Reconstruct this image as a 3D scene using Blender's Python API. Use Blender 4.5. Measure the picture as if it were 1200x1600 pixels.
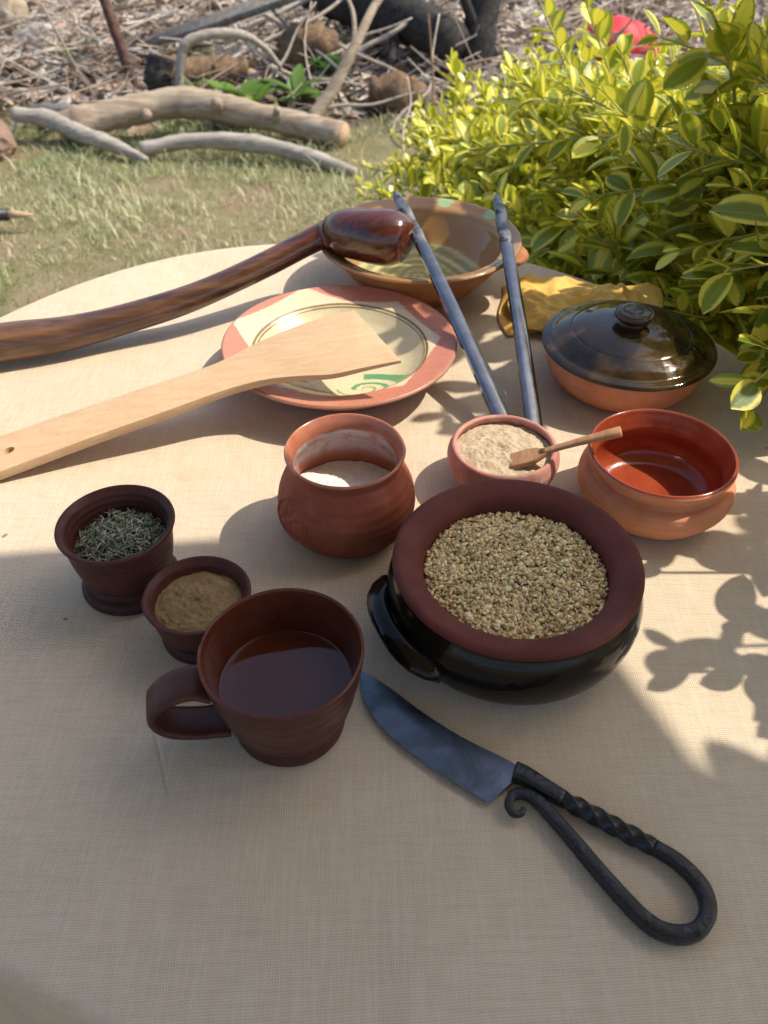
import bpy, bmesh, math, random
import numpy as np
from mathutils import Vector, Matrix, noise
from mathutils.bvhtree import BVHTree

for o in list(bpy.data.objects):
    bpy.data.objects.remove(o)
scene = bpy.context.scene
COL = scene.collection
RNG = np.random.default_rng(7)
random.seed(7)
R = math.radians
PI = math.pi

# ------------------------------------------------------------------ camera
CAM = Vector((0, 0, 1.20))
PITCH = R(42)
cd = bpy.data.cameras.new('camera')
cam = bpy.data.objects.new('camera', cd)
COL.objects.link(cam)
cam.location = CAM
cam.rotation_euler = (R(90) - PITCH, 0, 0)
cd.sensor_fit = 'VERTICAL'
cd.sensor_height = 36
cd.lens = 36 * 1300 / 1600
cd.clip_start = 0.02
cd.clip_end = 400
cd.dof.use_dof = True
cd.dof.focus_distance = 0.62
cd.dof.aperture_fstop = 10.5
scene.camera = cam

# ------------------------------------------------------------------ light
SUN_EL, SUN_AZ = R(53), R(77)          # azimuth clockwise from +Y
SUN = Vector((math.sin(SUN_AZ) * math.cos(SUN_EL), math.cos(SUN_AZ) * math.cos(SUN_EL), math.sin(SUN_EL)))
world = bpy.data.worlds.new('World')
scene.world = world
world.use_nodes = True
wn = world.node_tree
wn.nodes.clear()
sky = wn.nodes.new('ShaderNodeTexSky')
sky.sky_type = 'NISHITA'
sky.sun_disc = False
sky.sun_elevation = SUN_EL
sky.sun_rotation = SUN_AZ
sky.dust_density = 2.5
sky.ozone_density = 0.6
bg = wn.nodes.new('ShaderNodeBackground')
bg.inputs['Strength'].default_value = 0.15
wo = wn.nodes.new('ShaderNodeOutputWorld')
wn.links.new(sky.outputs[0], bg.inputs[0])
wn.links.new(bg.outputs[0], wo.inputs[0])
ld = bpy.data.lights.new('sun', 'SUN')
ld.energy = 3.5
ld.angle = R(0.53)
ld.color = (1.0, 0.93, 0.79)
sun = bpy.data.objects.new('sun', ld)
COL.objects.link(sun)
sun.rotation_euler = SUN.to_track_quat('Z', 'Y').to_euler()
sun.location = (3, 1, 5)
scene.view_settings.view_transform = 'Standard'
scene.view_settings.look = 'None'
scene.view_settings.gamma = 1
scene.view_settings.exposure = 0.55
scene.render.engine = 'CYCLES'
scene.cycles.use_denoising = True
scene.cycles.max_bounces = 8
scene.cycles.caustics_reflective = False

# ------------------------------------------------------------------ node helpers
class NT:
    def __init__(s, name):
        s.mat = bpy.data.materials.new(name)
        s.mat.use_nodes = True
        s.t = s.mat.node_tree
        s.t.nodes.clear()
        s.out = s.t.nodes.new('ShaderNodeOutputMaterial')
        s._co = None
    def n(s, typ, **kw):
        nd = s.t.nodes.new(typ)
        for k, v in kw.items():
            setattr(nd, k, v)
        return nd
    def set(s, sock, v):
        if isinstance(v, bpy.types.NodeSocket):
            s.t.links.new(v, sock)
        elif isinstance(v, (tuple, list)) and len(v) == 3 and sock.type == 'RGBA':
            sock.default_value = (*v, 1)
        else:
            sock.default_value = v
    def co(s):
        if s._co is None:
            s._co = s.n('ShaderNodeTexCoord').outputs['Object']
        return s._co
    def scaled(s, sc):
        m = s.n('ShaderNodeMapping')
        s.t.links.new(s.co(), m.inputs[0])
        m.inputs['Scale'].default_value = sc
        return m.outputs[0]
    def noise(s, scale, detail=4, rough=.55, vec=None, dist=0):
        nd = s.n('ShaderNodeTexNoise')
        s.t.links.new(vec or s.co(), nd.inputs['Vector'])
        nd.inputs['Scale'].default_value = scale
        nd.inputs['Detail'].default_value = detail
        nd.inputs['Roughness'].default_value = rough
        nd.inputs['Distortion'].default_value = dist
        return nd.outputs['Fac']
    def m(s, op, a, b=0.0, c=None):
        nd = s.n('ShaderNodeMath', operation=op)
        s.set(nd.inputs[0], a)
        s.set(nd.inputs[1], b)
        if c is not None:
            s.set(nd.inputs[2], c)
        return nd.outputs[0]
    def step(s, v, lo, hi, a=0.0, b=1.0):
        nd = s.n('ShaderNodeMapRange')
        nd.interpolation_type = 'SMOOTHSTEP'
        s.set(nd.inputs[0], v)
        nd.inputs[1].default_value = lo
        nd.inputs[2].default_value = hi
        nd.inputs[3].default_value = a
        nd.inputs[4].default_value = b
        return nd.outputs[0]
    def mix(s, f, a, b):
        nd = s.n('ShaderNodeMix', data_type='RGBA')
        s.set(nd.inputs['Factor'], f)
        s.set(nd.inputs[6], a)
        s.set(nd.inputs[7], b)
        return nd.outputs[2]
    def attr(s, name, out='Fac'):
        nd = s.n('ShaderNodeAttribute', attribute_name=name)
        return nd.outputs[out]
    def xyz(s, v=None):
        nd = s.n('ShaderNodeSeparateXYZ')
        s.t.links.new(v or s.co(), nd.inputs[0])
        return nd.outputs
    def bump(s, h, strength=.3, dist=.001, nrm=None):
        nd = s.n('ShaderNodeBump')
        nd.inputs['Strength'].default_value = strength
        nd.inputs['Distance'].default_value = dist
        s.set(nd.inputs['Height'], h)
        if nrm is not None:
            s.set(nd.inputs['Normal'], nrm)
        return nd.outputs[0]
    def bsdf(s, color, rough=.5, metal=0., spec=.5, coat=0., coat_rough=.05, normal=None, trans=None):
        p = s.n('ShaderNodeBsdfPrincipled')
        s.set(p.inputs['Base Color'], color)
        s.set(p.inputs['Roughness'], rough)
        s.set(p.inputs['Metallic'], metal)
        s.set(p.inputs['Specular IOR Level'], spec)
        s.set(p.inputs['Coat Weight'], coat)
        s.set(p.inputs['Coat Roughness'], coat_rough)
        if normal is not None:
            s.set(p.inputs['Normal'], normal)
        o = p.outputs[0]
        if trans is not None:
            tcol, f = trans
            t = s.n('ShaderNodeBsdfTranslucent')
            s.set(t.inputs[0], tcol)
            mx = s.n('ShaderNodeMixShader')
            s.set(mx.inputs[0], f)
            s.t.links.new(o, mx.inputs[1])
            s.t.links.new(t.outputs[0], mx.inputs[2])
            o = mx.outputs[0]
        s.t.links.new(o, s.out.inputs[0])
        return s.mat

def clay(name, c1, c2, rough=.75, scale=60, bump=.25, rings=0, coat=0., dust=None, spec=.35, grain=900):
    """fired clay: cloudy colour, fine grain, throwing rings"""
    N = NT(name)
    f = N.step(N.noise(scale, 6, .65), .35, .68)
    col = N.mix(f, c1, c2)
    col = N.mix(N.step(N.noise(13, 3, .5), .42, .68, 0, .5), col, tuple(v * .62 for v in c1))
    fine = N.noise(grain, 2)
    col = N.mix(N.step(fine, .62, .75, 0, .35), col, tuple(v * .55 for v in c1))
    if dust:
        d = N.step(N.noise(scale * .6, 5, .7, dist=.6), .52, .66, 0, dust[1])
        col = N.mix(d, col, dust[0])
    h = N.m('MULTIPLY', fine, .35)
    h = N.m('ADD', h, N.m('MULTIPLY', N.noise(160, 3), .65))
    if rings:
        z = N.xyz()[2]
        w = N.m('SINE', N.m('ADD', N.m('MULTIPLY', z, 2 * PI / rings), N.m('MULTIPLY', N.noise(14, 2), 9)))
        h = N.m('ADD', h, N.m('MULTIPLY', w, .7))
    r = N.step(N.noise(scale * .8, 4), .3, .7, rough - .1, min(1, rough + .1))
    return N.bsdf(col, r, spec=spec, coat=coat, coat_rough=.08, normal=N.bump(h, bump, .0006))

def glaze(name, c1, c2, rough=.12, scale=40, bump=.12, spec=.5, specks=None):
    N = NT(name)
    f = N.step(N.noise(scale, 5, .6, dist=.4), .35, .68)
    col = N.mix(f, c1, c2)
    if specks:
        col = N.mix(N.step(N.noise(420, 2), .66, .72, 0, .8), col, specks)
    h = N.m('ADD', N.noise(70, 3), N.m('MULTIPLY', N.noise(500, 2), .2))
    r = N.step(N.noise(90, 4), .35, .75, rough, rough + .16)
    return N.bsdf(col, r, spec=spec, normal=N.bump(h, bump, .0012))

def wood(name, c1, c2, axis_scale=(1, 1, 12), rough=.5, coat=0., bump=.15, spec=.4, dark=None, sc=30):
    N = NT(name)
    v = N.scaled(axis_scale)
    g = N.noise(sc, 6, .6, vec=v, dist=.8)
    col = N.mix(N.step(g, .32, .68), c1, c2)
    g2 = N.noise(sc * 7, 3, .6, vec=v)
    col = N.mix(N.step(g2, .55, .72, 0, .5), col, tuple(q * .6 for q in c1))
    if dark:
        col = N.mix(N.step(N.noise(11, 4, .6), .5, .66, 0, .8), col, dark)
    h = N.m('ADD', N.m('MULTIPLY', g2, .5), g)
    return N.bsdf(col, N.step(g2, .3, .7, rough - .07, rough + .1), spec=spec, coat=coat, coat_rough=.12, normal=N.bump(h, bump, .001))

# ------------------------------------------------------------------ mesh helpers
def link(o, parent=None):
    COL.objects.link(o)
    if parent is not None:
        o.parent = parent
    return o

def tag(o, label, cat=None, group=None, kind=None):
    o['label'] = label
    if cat: o['category'] = cat
    if group: o['group'] = group
    if kind: o['kind'] = kind
    return o

def empty(name, loc=(0, 0, 0), rz=0):
    o = bpy.data.objects.new(name, None)
    o.empty_display_size = .02
    o.location = loc
    o.rotation_euler = (0, 0, rz)
    return link(o)

def mesh(name, verts, faces, mat=None, parent=None, smooth=True, attrs=None, uv=None):
    me = bpy.data.meshes.new(name)
    me.from_pydata([tuple(map(float, v)) for v in verts], [], [tuple(map(int, f)) for f in faces])
    if smooth:
        me.shade_smooth()
    me.update()
    if attrs:
        for k, a in attrs.items():
            a = np.asarray(a, dtype=np.float32)
            if a.ndim == 2:
                at = me.color_attributes.new(k, 'FLOAT_COLOR', 'POINT')
                at.data.foreach_set('color', np.c_[a[:, :3], np.ones(len(a))].astype(np.float32).ravel())
            else:
                at = me.attributes.new(k, 'FLOAT', 'POINT')
                at.data.foreach_set('value', a)
    if mat:
        me.materials.append(mat)
    return link(bpy.data.objects.new(name, me), parent)

def big_mesh(name, V, F, mat, attrs=None, parent=None, smooth=True):
    """V (n,3), F (m,k) arrays, one face size"""
    V = np.asarray(V, np.float32); F = np.asarray(F, np.int32)
    me = bpy.data.meshes.new(name)
    me.vertices.add(len(V)); me.vertices.foreach_set('co', V.ravel())
    k = F.shape[1]
    me.loops.add(F.size); me.loops.foreach_set('vertex_index', F.ravel())
    me.polygons.add(len(F))
    me.polygons.foreach_set('loop_start', np.arange(0, F.size, k, dtype=np.int32))
    me.update(calc_edges=True)
    me.validate()
    if smooth:
        me.shade_smooth()
    for key, a in (attrs or {}).items():
        a = np.asarray(a, np.float32)
        if a.ndim == 2:
            at = me.color_attributes.new(key, 'FLOAT_COLOR', 'POINT')
            at.data.foreach_set('color', np.c_[a[:, :3], np.ones(len(a))].astype(np.float32).ravel())
        else:
            at = me.attributes.new(key, 'FLOAT', 'POINT')
            at.data.foreach_set('value', a)
    me.materials.append(mat)
    return link(bpy.data.objects.new(name, me), parent)

def spline(pts, n=8):
    """Catmull-Rom through points (any dimension)"""
    P = [np.array(p, float) for p in pts]
    P = [2 * P[0] - P[1]] + P + [2 * P[-1] - P[-2]]
    out = []
    for i in range(1, len(P) - 2):
        for k in range(n):
            t = k / n
            a, b, c, d = P[i - 1], P[i], P[i + 1], P[i + 2]
            out.append(.5 * (2 * b + (c - a) * t + (2 * a - 5 * b + 4 * c - d) * t * t + (3 * b - a - 3 * c + d) * t ** 3))
    out.append(P[-2])
    return np.array(out)

def lathe(name, prof, mat, parent, segs=96, smooth_n=6, wob=.005, seed=0, cap0=False, cap1=False, colorfn=None, hfun=None):
    pr = spline(prof, smooth_n) if smooth_n else np.array(prof, float)
    rr = np.random.default_rng(seed)
    ph = rr.uniform(0, 6.28, 4)
    V, F = [], []
    for r, z in pr:
        for k in range(segs):
            a = 2 * PI * k / segs
            w = 1 + wob * (.6 * math.sin(2 * a + ph[0]) + .4 * math.sin(3 * a + ph[1]) + .15 * math.sin(7 * a + ph[2] + z * 60))
            zz = z + wob * .12 * r * math.sin(a + ph[3]) * (1 if z > .01 else 0) * 4
            q = max(r, 0.0002) * w
            V.append((q * math.cos(a), q * math.sin(a), zz))
    m = len(pr)
    for i in range(m - 1):
        for k in range(segs):
            k2 = (k + 1) % segs
            F.append((i * segs + k, i * segs + k2, (i + 1) * segs + k2, (i + 1) * segs + k))
    if cap0: F.append(tuple(reversed(range(segs))))
    if cap1: F.append(tuple((m - 1) * segs + k for k in range(segs)))
    at = None
    if colorfn:
        at = {'col': np.array([colorfn(*v) for v in V])}
    return mesh(name, V, F, mat, parent, attrs=at)

def frames(path):
    P = [Vector(p) for p in path]
    T = [(P[min(i + 1, len(P) - 1)] - P[max(i - 1, 0)]).normalized() for i in range(len(P))]
    up = Vector((0, 0, 1)) if abs(T[0].z) < .9 else Vector((1, 0, 0))
    u = (up - T[0] * up.dot(T[0])).normalized()
    out = []
    for p, t in zip(P, T):
        u = (u - t * u.dot(t)).normalized()
        out.append((p, t, u, t.cross(u).normalized()))
    return out

def tube_data(path, rad, sides=10, aspect=1.0, jitter=0., rng=None, twist=None, power=2., fixed_up=None):
    """superellipse section: rad along width (v) and rad*aspect along u"""
    fr = frames(path)
    V, F = [], []
    for i, (p, t, u, v) in enumerate(fr):
        if fixed_up is not None:
            u = (Vector(fixed_up) - t * Vector(fixed_up).dot(t)).normalized(); v = t.cross(u)
        r = rad[i] if hasattr(rad, '__len__') else rad
        tw = twist[i] if twist is not None else 0
        for k in range(sides):
            a = 2 * PI * k / sides
            ca, sa = math.cos(a), math.sin(a)
            ex = 2. / power
            x = math.copysign(abs(ca) ** ex, ca); y = math.copysign(abs(sa) ** ex, sa)
            x2 = x * aspect; y2 = y
            if tw:
                x2, y2 = x2 * math.cos(tw) - y2 * math.sin(tw), x2 * math.sin(tw) + y2 * math.cos(tw)
            j = 1 + (rng.normal(0, jitter) if jitter else 0)
            V.append(p + (u * x2 + v * y2) * r * j)
    for i in range(len(fr) - 1):
        for k in range(sides):
            k2 = (k + 1) % sides
            F.append((i * sides + k, i * sides + k2, (i + 1) * sides + k2, (i + 1) * sides + k))
    F.append(tuple(reversed(range(sides))))
    F.append(tuple((len(fr) - 1) * sides + k for k in range(sides)))
    return V, F

def tube(name, path, rad, mat, parent=None, **kw):
    V, F = tube_data(path, rad, **kw)
    return mesh(name, V, F, mat, parent)

def slab(name, outline, z0, z1, mat, parent, bevel=.001, xf=None):
    """flat outline (x,y) extruded with bevelled edges"""
    bm = bmesh.new()
    vs = [bm.verts.new((x, y, z0)) for x, y in outline]
    f = bm.faces.new(vs)
    ex = bmesh.ops.extrude_face_region(bm, geom=[f])
    bmesh.ops.translate(bm, verts=[v for v in ex['geom'] if isinstance(v, bmesh.types.BMVert)], vec=(0, 0, z1 - z0))
    bmesh.ops.recalc_face_normals(bm, faces=bm.faces)
    if bevel:
        es = [e for e in bm.edges if len(e.link_faces) == 2 and e.calc_face_angle(0) > .9]
        bmesh.ops.bevel(bm, geom=es, offset=bevel, segments=3, profile=.6, affect='EDGES', clamp_overlap=True)
    if xf is not None:
        bm.transform(xf)
    me = bpy.data.meshes.new(name)
    bm.to_mesh(me); bm.free()
    me.materials.append(mat)
    me.shade_smooth()
    me.set_sharp_from_angle(angle=R(50))
    return link(bpy.data.objects.new(name, me), parent)

T = 0.75     # height of the cloth
exec_parts = True

# ================================================================== SETTING
# ------------------------------------------------------------------ ground
N = NT('ground_soil')
xy = N.xyz()
far = N.step(N.m('ADD', xy[1], N.m('MULTIPLY', N.noise(1.2, 4), 1.1)), 4.0, 4.7)
soil = N.mix(N.step(N.noise(6, 6, .65), .35, .65), (.13, .095, .06), (.23, .17, .11))
turf = N.mix(N.step(N.noise(9, 6, .6), .35, .65), (.40, .33, .20), (.28, .26, .12))
turf = N.mix(N.step(N.noise(3.2, 4), .5, .66, 0, .85), turf, (.40, .28, .19))
lit = N.mix(N.step(N.noise(30, 6, .7), .4, .6), (.15, .11, .08), (.30, .24, .18))
col = N.mix(far, turf, N.mix(.5, lit, soil))
M_GROUND = N.bsdf(col, .95, spec=.15, normal=N.bump(N.m('ADD', N.noise(25, 8, .7), N.noise(140, 4)), .9, .03))
gx = np.concatenate([[-150, -60, -20, -8], np.linspace(-4, 4, 81), [8, 20, 60, 150]])
gy = np.concatenate([[-150, -60, -20, -6], np.linspace(-1, 9, 101), [14, 25, 60, 200]])
def ground_h(x, y):
    a = .018 * math.sin(x * 2.1 + 1) * math.cos(y * 1.7) + .012 * math.sin(x * 5.3 + y * 4.1)
    return a * min(1, max(0, (y - 1.2))) if -4 <= x <= 4 and y < 9 else 0
V = [(x, y, ground_h(x, y)) for y in gy for x in gx]
nx = len(gx)
F = [(j * nx + i, j * nx + i + 1, (j + 1) * nx + i + 1, (j + 1) * nx + i) for j in range(len(gy) - 1) for i in range(nx - 1)]
g = mesh('ground', V, F, M_GROUND)
g['kind'] = 'structure'

# ------------------------------------------------------------------ grass
N = NT('grass_blade')
c = N.attr('col', 'Color')
M_GRASS = N.bsdf(c, .6, spec=.25, trans=(c, .3))
def make_grass(n=150000):
    x = RNG.uniform(-2.6, 1.6, n); y = RNG.uniform(1.3, 5.0, n)
    patch = np.sin(x * 3.1 + .6) * np.cos(y * 2.7) + .6 * np.sin(x * 7.3 + y * 5.1) + .4 * np.sin(x * 13 - y * 11)
    edge = 4.0 + .25 * np.sin(x * 4) + .15 * np.sin(x * 11)
    bare = ((x + .75) / .35) ** 2 + ((y - 3.15) / .12) ** 2 < 1
    keep = (RNG.random(n) < np.clip(.55 + .42 * patch, .06, 1)) & (RNG.random(n) < np.where(y > edge, .10, 1)) & ~(bare & (RNG.random(n) < .8))
    x, y, patch = x[keep], y[keep], patch[keep]
    n = len(x)
    h = RNG.gamma(4, .0058, n) * (1 + .3 * np.clip(patch, -1, 1))
    h = np.where(RNG.random(n) < .02, h * 2, h)
    w = RNG.uniform(.0012, .003, n)
    a = RNG.uniform(0, 2 * PI, n); l = RNG.uniform(0, 2 * PI, n)
    lean = RNG.uniform(.3, 1.5, n) * h
    gz = np.array([ground_h(p, q) for p, q in zip(x, y)])
    bx, by = np.cos(a) * w, np.sin(a) * w
    dx, dy = np.cos(l) * lean, np.sin(l) * lean
    V = np.zeros((n, 5, 3))
    V[:, 0] = np.c_[x - bx, y - by, gz - .003]; V[:, 1] = np.c_[x + bx, y + by, gz - .003]
    V[:, 2] = np.c_[x - bx * .8 + dx * .35, y - by * .8 + dy * .35, gz + h * .6]
    V[:, 3] = np.c_[x + bx * .8 + dx * .35, y + by * .8 + dy * .35, gz + h * .6]
    V[:, 4] = np.c_[x + dx, y + dy, gz + h * .95]
    b = np.arange(n)[:, None] * 5
    F = np.concatenate([b + [0, 1, 3], b + [0, 3, 2], b + [2, 3, 4]])
    t = RNG.random(n)
    green = np.array([.20, .29, .11]); straw = np.array([.70, .64, .42]); mid = np.array([.42, .47, .24])
    dry = np.clip(.58 + .18 * np.sin(x * 2.3 + 2) + .3 * np.sin(y * 3.1 + x) + RNG.normal(0, .3, n) + .12 * (y - 2.8), 0, 1)[:, None]
    C = np.where(dry < .5, green + (mid - green) * dry * 2, mid + (straw - mid) * (dry - .5) * 2) * RNG.uniform(.75, 1.2, (n, 1))
    o = big_mesh('grass', V.reshape(-1, 3), F, M_GRASS, {'col': np.repeat(C, 5, 0)}, smooth=False)
    tag(o, 'short patchy half dry grass between the table and the logs', 'grass', kind='stuff')
make_grass()

# ------------------------------------------------------------------ leaf litter and wood chips
N = NT('litter_piece')
c = N.attr('col', 'Color')
M_LITTER = N.bsdf(c, .8, spec=.2)
def make_litter(n=17000):
    x = RNG.uniform(-3.4, 3.2, n); y = 3.75 + RNG.gamma(2.2, 1.0, n)
    k = y < 9; x, y = x[k], y[k]; n = len(x)
    heap = np.clip((y - 3.9) / 1.2, 0, 1) * (.05 + .12 * np.clip(np.sin(x * 1.7 + 1.1) * np.cos(y * 1.3), 0, 1))
    z = np.array([ground_h(p, q) for p, q in zip(x, y)]) + RNG.random(n) * (.012 + heap)
    L = RNG.gamma(4, .008, n) + .012
    W = L * RNG.uniform(.25, .7, n)
    a = RNG.uniform(0, 2 * PI, n); ti = RNG.normal(0, .45, n); ro = RNG.normal(0, .5, n)
    u = np.c_[np.cos(a) * np.cos(ti), np.sin(a) * np.cos(ti), np.sin(ti)]
    v = np.c_[-np.sin(a) * np.cos(ro), np.cos(a) * np.cos(ro), np.sin(ro)]
    w = np.cross(u, v)
    P = np.c_[x, y, z + .006]
    V = np.zeros((n, 6, 3))
    s = RNG.uniform(-.35, .35, (n, 1)) * W[:, None]
    Lc, Wc = L[:, None], W[:, None]
    V[:, 0] = P - u * Lc; V[:, 1] = P - v * Wc - u * Lc * .2 + w * s; V[:, 2] = P + v * Wc - u * Lc * .2 + w * s
    V[:, 3] = P - v * Wc * .8 + u * Lc * .45 + w * s; V[:, 4] = P + v * Wc * .8 + u * Lc * .45 + w * s; V[:, 5] = P + u * Lc
    b = np.arange(n)[:, None] * 6
    F = np.concatenate([b + [0, 1, 2], b + [1, 3, 4], b + [1, 4, 2], b + [3, 5, 4]])
    pal = np.array([[.38, .30, .23], [.52, .43, .35], [.26, .20, .15], [.62, .55, .47], [.40, .29, .21], [.17, .14, .12], [.50, .45, .40]])
    idx = RNG.integers(0, len(pal), n)
    leftmost = (x < -1.2) & (RNG.random(n) < .28)
    C = pal[idx] * RNG.uniform(.7, 1.2, (n, 1))
    C[leftmost] = np.array([.50, .34, .25]) * RNG.uniform(.7, 1.3, (leftmost.sum(), 1))
    o = big_mesh('leaf_litter', V.reshape(-1, 3), F, M_LITTER, {'col': np.repeat(C, 6, 0)}, smooth=False)
    tag(o, 'brown dry leaves and wood chips covering the ground behind the logs', 'leaf litter', kind='stuff')
make_litter()

# ------------------------------------------------------------------ dead wood
M_LOG = wood('grey_dead_wood', (.27, .20, .14), (.45, .365, .275), (.45, 4, 4), .85, bump=.9, spec=.2, sc=9)
M_LOG2 = wood('silver_dead_wood', (.27, .235, .195), (.45, .40, .345), (.6, 5, 5), .88, bump=.9, spec=.2, sc=12)
M_CUT = wood('cut_wood', (.42, .28, .16), (.56, .41, .26), (3, 3, 3), .8, bump=.3, spec=.2, sc=14)
M_CHAR = wood('charred_wood', (.022, .02, .02), (.06, .055, .05), (3, 3, 3), .85, bump=.8, spec=.25, sc=16)
M_BARK = wood('brown_bark', (.12, .075, .045), (.24, .16, .10), (3, 3, 3), .9, bump=.9, spec=.15, sc=16)
M_TWIG = wood('bleached_twig', (.36, .30, .24), (.55, .48, .40), (2, 2, 2), .85, bump=.3, spec=.2, sc=18)
M_PLANK = wood('weathered_plank', (.13, .12, .105), (.24, .22, .20), (2, 2, 2), .85, bump=.4, spec=.2, sc=14)
N = NT('rusty_iron')
M_RUST = N.bsdf(N.mix(N.step(N.noise(40, 5), .4, .6), (.07, .035, .03), (.15, .075, .055)), .8, metal=.3, normal=N.bump(N.noise(180, 4), .5, .002))

def branch(name, pts, rads, mat, label, cat, sides=14, jit=.025, group=None, cut=None, sub=()):
    """pts in world; the thing's origin sits at its lowest middle point"""
    base = Vector((sum(p[0] for p in pts) / len(pts), sum(p[1] for p in pts) / len(pts), 0))
    root = empty(name, base)
    tag(root, label, cat, group)
    r2 = np.random.default_rng(len(label) + int(abs(pts[0][0]) * 1000))
    path = spline([np.array(p) - np.array(base) for p in pts], 8)
    rr = np.interp(np.linspace(0, 1, len(path)), np.linspace(0, 1, len(rads)), rads)
    rr = rr * (1 + .05 * np.sin(np.linspace(0, 17, len(path)) + r2.uniform(0, 6)) + .04 * np.sin(np.linspace(0, 41, len(path))) + r2.normal(0, .03, len(path)))
    o = tube('trunk', path, list(rr), mat, root, sides=sides, jitter=jit, rng=r2)
    if cut:
        for e, nx_ in ((0, 1), (-1, -2)):
            d = (Vector(path[e]) - Vector(path[nx_])).normalized()
            q = [Vector(path[e]) + d * .001, Vector(path[e]) + d * .004]
            tube('cut_face', q, [rr[e] * .93, rr[e] * .9], cut, root, sides=sides)
    for sp, sr in sub:
        sp = spline([np.array(p) - np.array(base) for p in sp], 6)
        tube('side_branch', sp, list(np.interp(np.linspace(0, 1, len(sp)), [0, 1], sr)), mat, root, sides=9, jitter=.03, rng=r2)
    return root

branch('curved_log', [(-1.36, 3.70, .055), (-1.277, 3.70, .075), (-1.09, 3.764, .10), (-.852, 3.818, .12), (-.597, 3.747, .10), (-.346, 3.66, .075), (-.165, 3.57, .065)],
       [.058, .064, .064, .060, .056, .052, .050], M_LOG, 'thick bent pale log lying across the grass behind the table', 'log', cut=M_CUT,
       sub=[([(-.30, 3.665, .10), (-.21, 3.72, .2), (-.12, 3.80, .34), (-.02, 3.95, .48), (.10, 4.1, .55)], (.03, .012)), ([(-.12, 3.8, .34), (-.13, 3.9, .45), (-.2, 4.0, .55)], (.012, .006)),
            ([(-.70, 3.73, .12), (-.695, 3.70, .15), (-.69, 3.685, .165)], (.026, .02)), ([(-1.0, 3.72, .10), (-.985, 3.67, .115), (-.98, 3.65, .12)], (.024, .018)), ([(-.45, 3.66, .10), (-.44, 3.64, .14), (-.435, 3.63, .15)], (.018, .012))])
branch('thin_log', [(-.99, 3.50, .03), (-.786, 3.53, .055), (-.518, 3.48, .06), (-.307, 3.40, .04), (-.112, 3.28, .018)],
       [.026, .032, .034, .031, .02], M_LOG2, 'slender bent grey branch lying in front of the thick log', 'branch',
       sub=[([(-.9, 3.51, .04), (-.95, 3.58, .03), (-1.02, 3.6, .02)], (.02, .01))])
branch('split_branch', [(-1.56, 3.73, .10), (-1.40, 3.70, .085), (-1.25, 3.60, .06), (-1.10, 3.52, .04), (-.95, 3.42, .018)],
       [.03, .038, .036, .03, .012], M_LOG2, 'weathered grey split branch sloping down at the left end of the log', 'branch')
branch('dark_branch', [(-1.58, 3.97, .04), (-1.42, 3.93, .045), (-1.24, 3.87, .04)], [.03, .04, .03], M_PLANK,
       'dark grey branch half hidden behind the split branch', 'branch')
# iron rod driven into the ground, leaning left
branch('iron_rod', [(-1.165, 4.29, -.05), (-1.26, 4.40, .28), (-1.36, 4.52, .62), (-1.48, 4.66, 1.02)], [.026, .026, .026, .026], M_RUST,
       'rusty iron rod leaning out of the ground at upper left', 'rod', jit=.01)
# plank on the brush pile
def plank(name, a, b, w, t, mat, label, cat):
    a, b = Vector(a), Vector(b)
    root = empty(name, ((a.x + b.x) / 2, (a.y + b.y) / 2, 0))
    tag(root, label, cat)
    o = tube('board', [a - root.location, (a + b) / 2 - root.location + Vector((0, 0, -.008)), b - root.location], [w] * 3, mat, root, sides=16, aspect=t / w, power=8, fixed_up=(0, -.4, 1))
    return root
plank('weathered_plank', (-1.36, 4.85, .08), (-.30, 4.50, .44), .05, .018, M_PLANK, 'long grey weathered plank slanting over the brush pile', 'plank')
branch('charred_log', [(-.40, 5.35, .30), (-.15, 5.0, .28), (.10, 4.72, .26), (.34, 4.45, .20)], [.12, .125, .11, .09], M_CHAR,
       'black charred log across the top of the brush pile', 'log', jit=.05,
       sub=[([(0, 4.8, .3), (.05, 4.6, .2), (.02, 4.4, .08)], (.035, .015))])
branch('blackened_tree', [(.44, 4.55, -.02), (.47, 4.62, .25), (.52, 4.75, .6), (.60, 4.95, 1.1), (.62, 5.1, 1.7)], [.10, .085, .08, .075, .07], M_CHAR,
       'dark blackened tree trunk standing behind the shrub', 'tree trunk', jit=.04,
       sub=[([(.46, 4.6, .2), (.35, 4.5, .42), (.2, 4.55, .6)], (.03, .012))])
branch('short_log', [(-1.03, 4.28, .12), (-.95, 4.32, .11), (-.80, 4.40, .10), (-.68, 4.46, .09)], [.075, .07, .062, .055], M_BARK,
       'short brown log stub with a sawn end behind the thick log', 'log', jit=.04, cut=M_CUT)
branch('charred_stub', [(-.98, 4.10, .04), (-1.02, 4.12, .13), (-1.0, 4.15, .22)], [.07, .065, .055], M_CHAR, 'stubby charred log end with knots beside the sawn log', 'log', jit=.06, cut=M_LOG2)
branch('hooked_branch', [(-.93, 4.05, .05), (-.90, 4.08, .22), (-.84, 4.1, .30), (-.66, 4.15, .31), (-.55, 4.2, .25), (-.48, 4.25, .15)], [.02, .022, .024, .02, .016, .01], M_LOG2,
       'hooked pale branch arching over the sawn log', 'branch', sides=9)
branch('bark_roll', [(-.06, 4.10, .07), (.06, 4.08, .08), (.18, 4.10, .06)], [.07, .09, .06], M_BARK, 'rolled brown bark chunk beside the shrub', 'bark', jit=.09)
branch('root_clump', [(-.50, 4.55, .05), (-.40, 4.5, .20), (-.28, 4.55, .16), (-.2, 4.6, .06)], [.07, .085, .075, .05], M_BARK, 'gnarled grey root clump in the brush pile', 'root', jit=.13)

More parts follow.
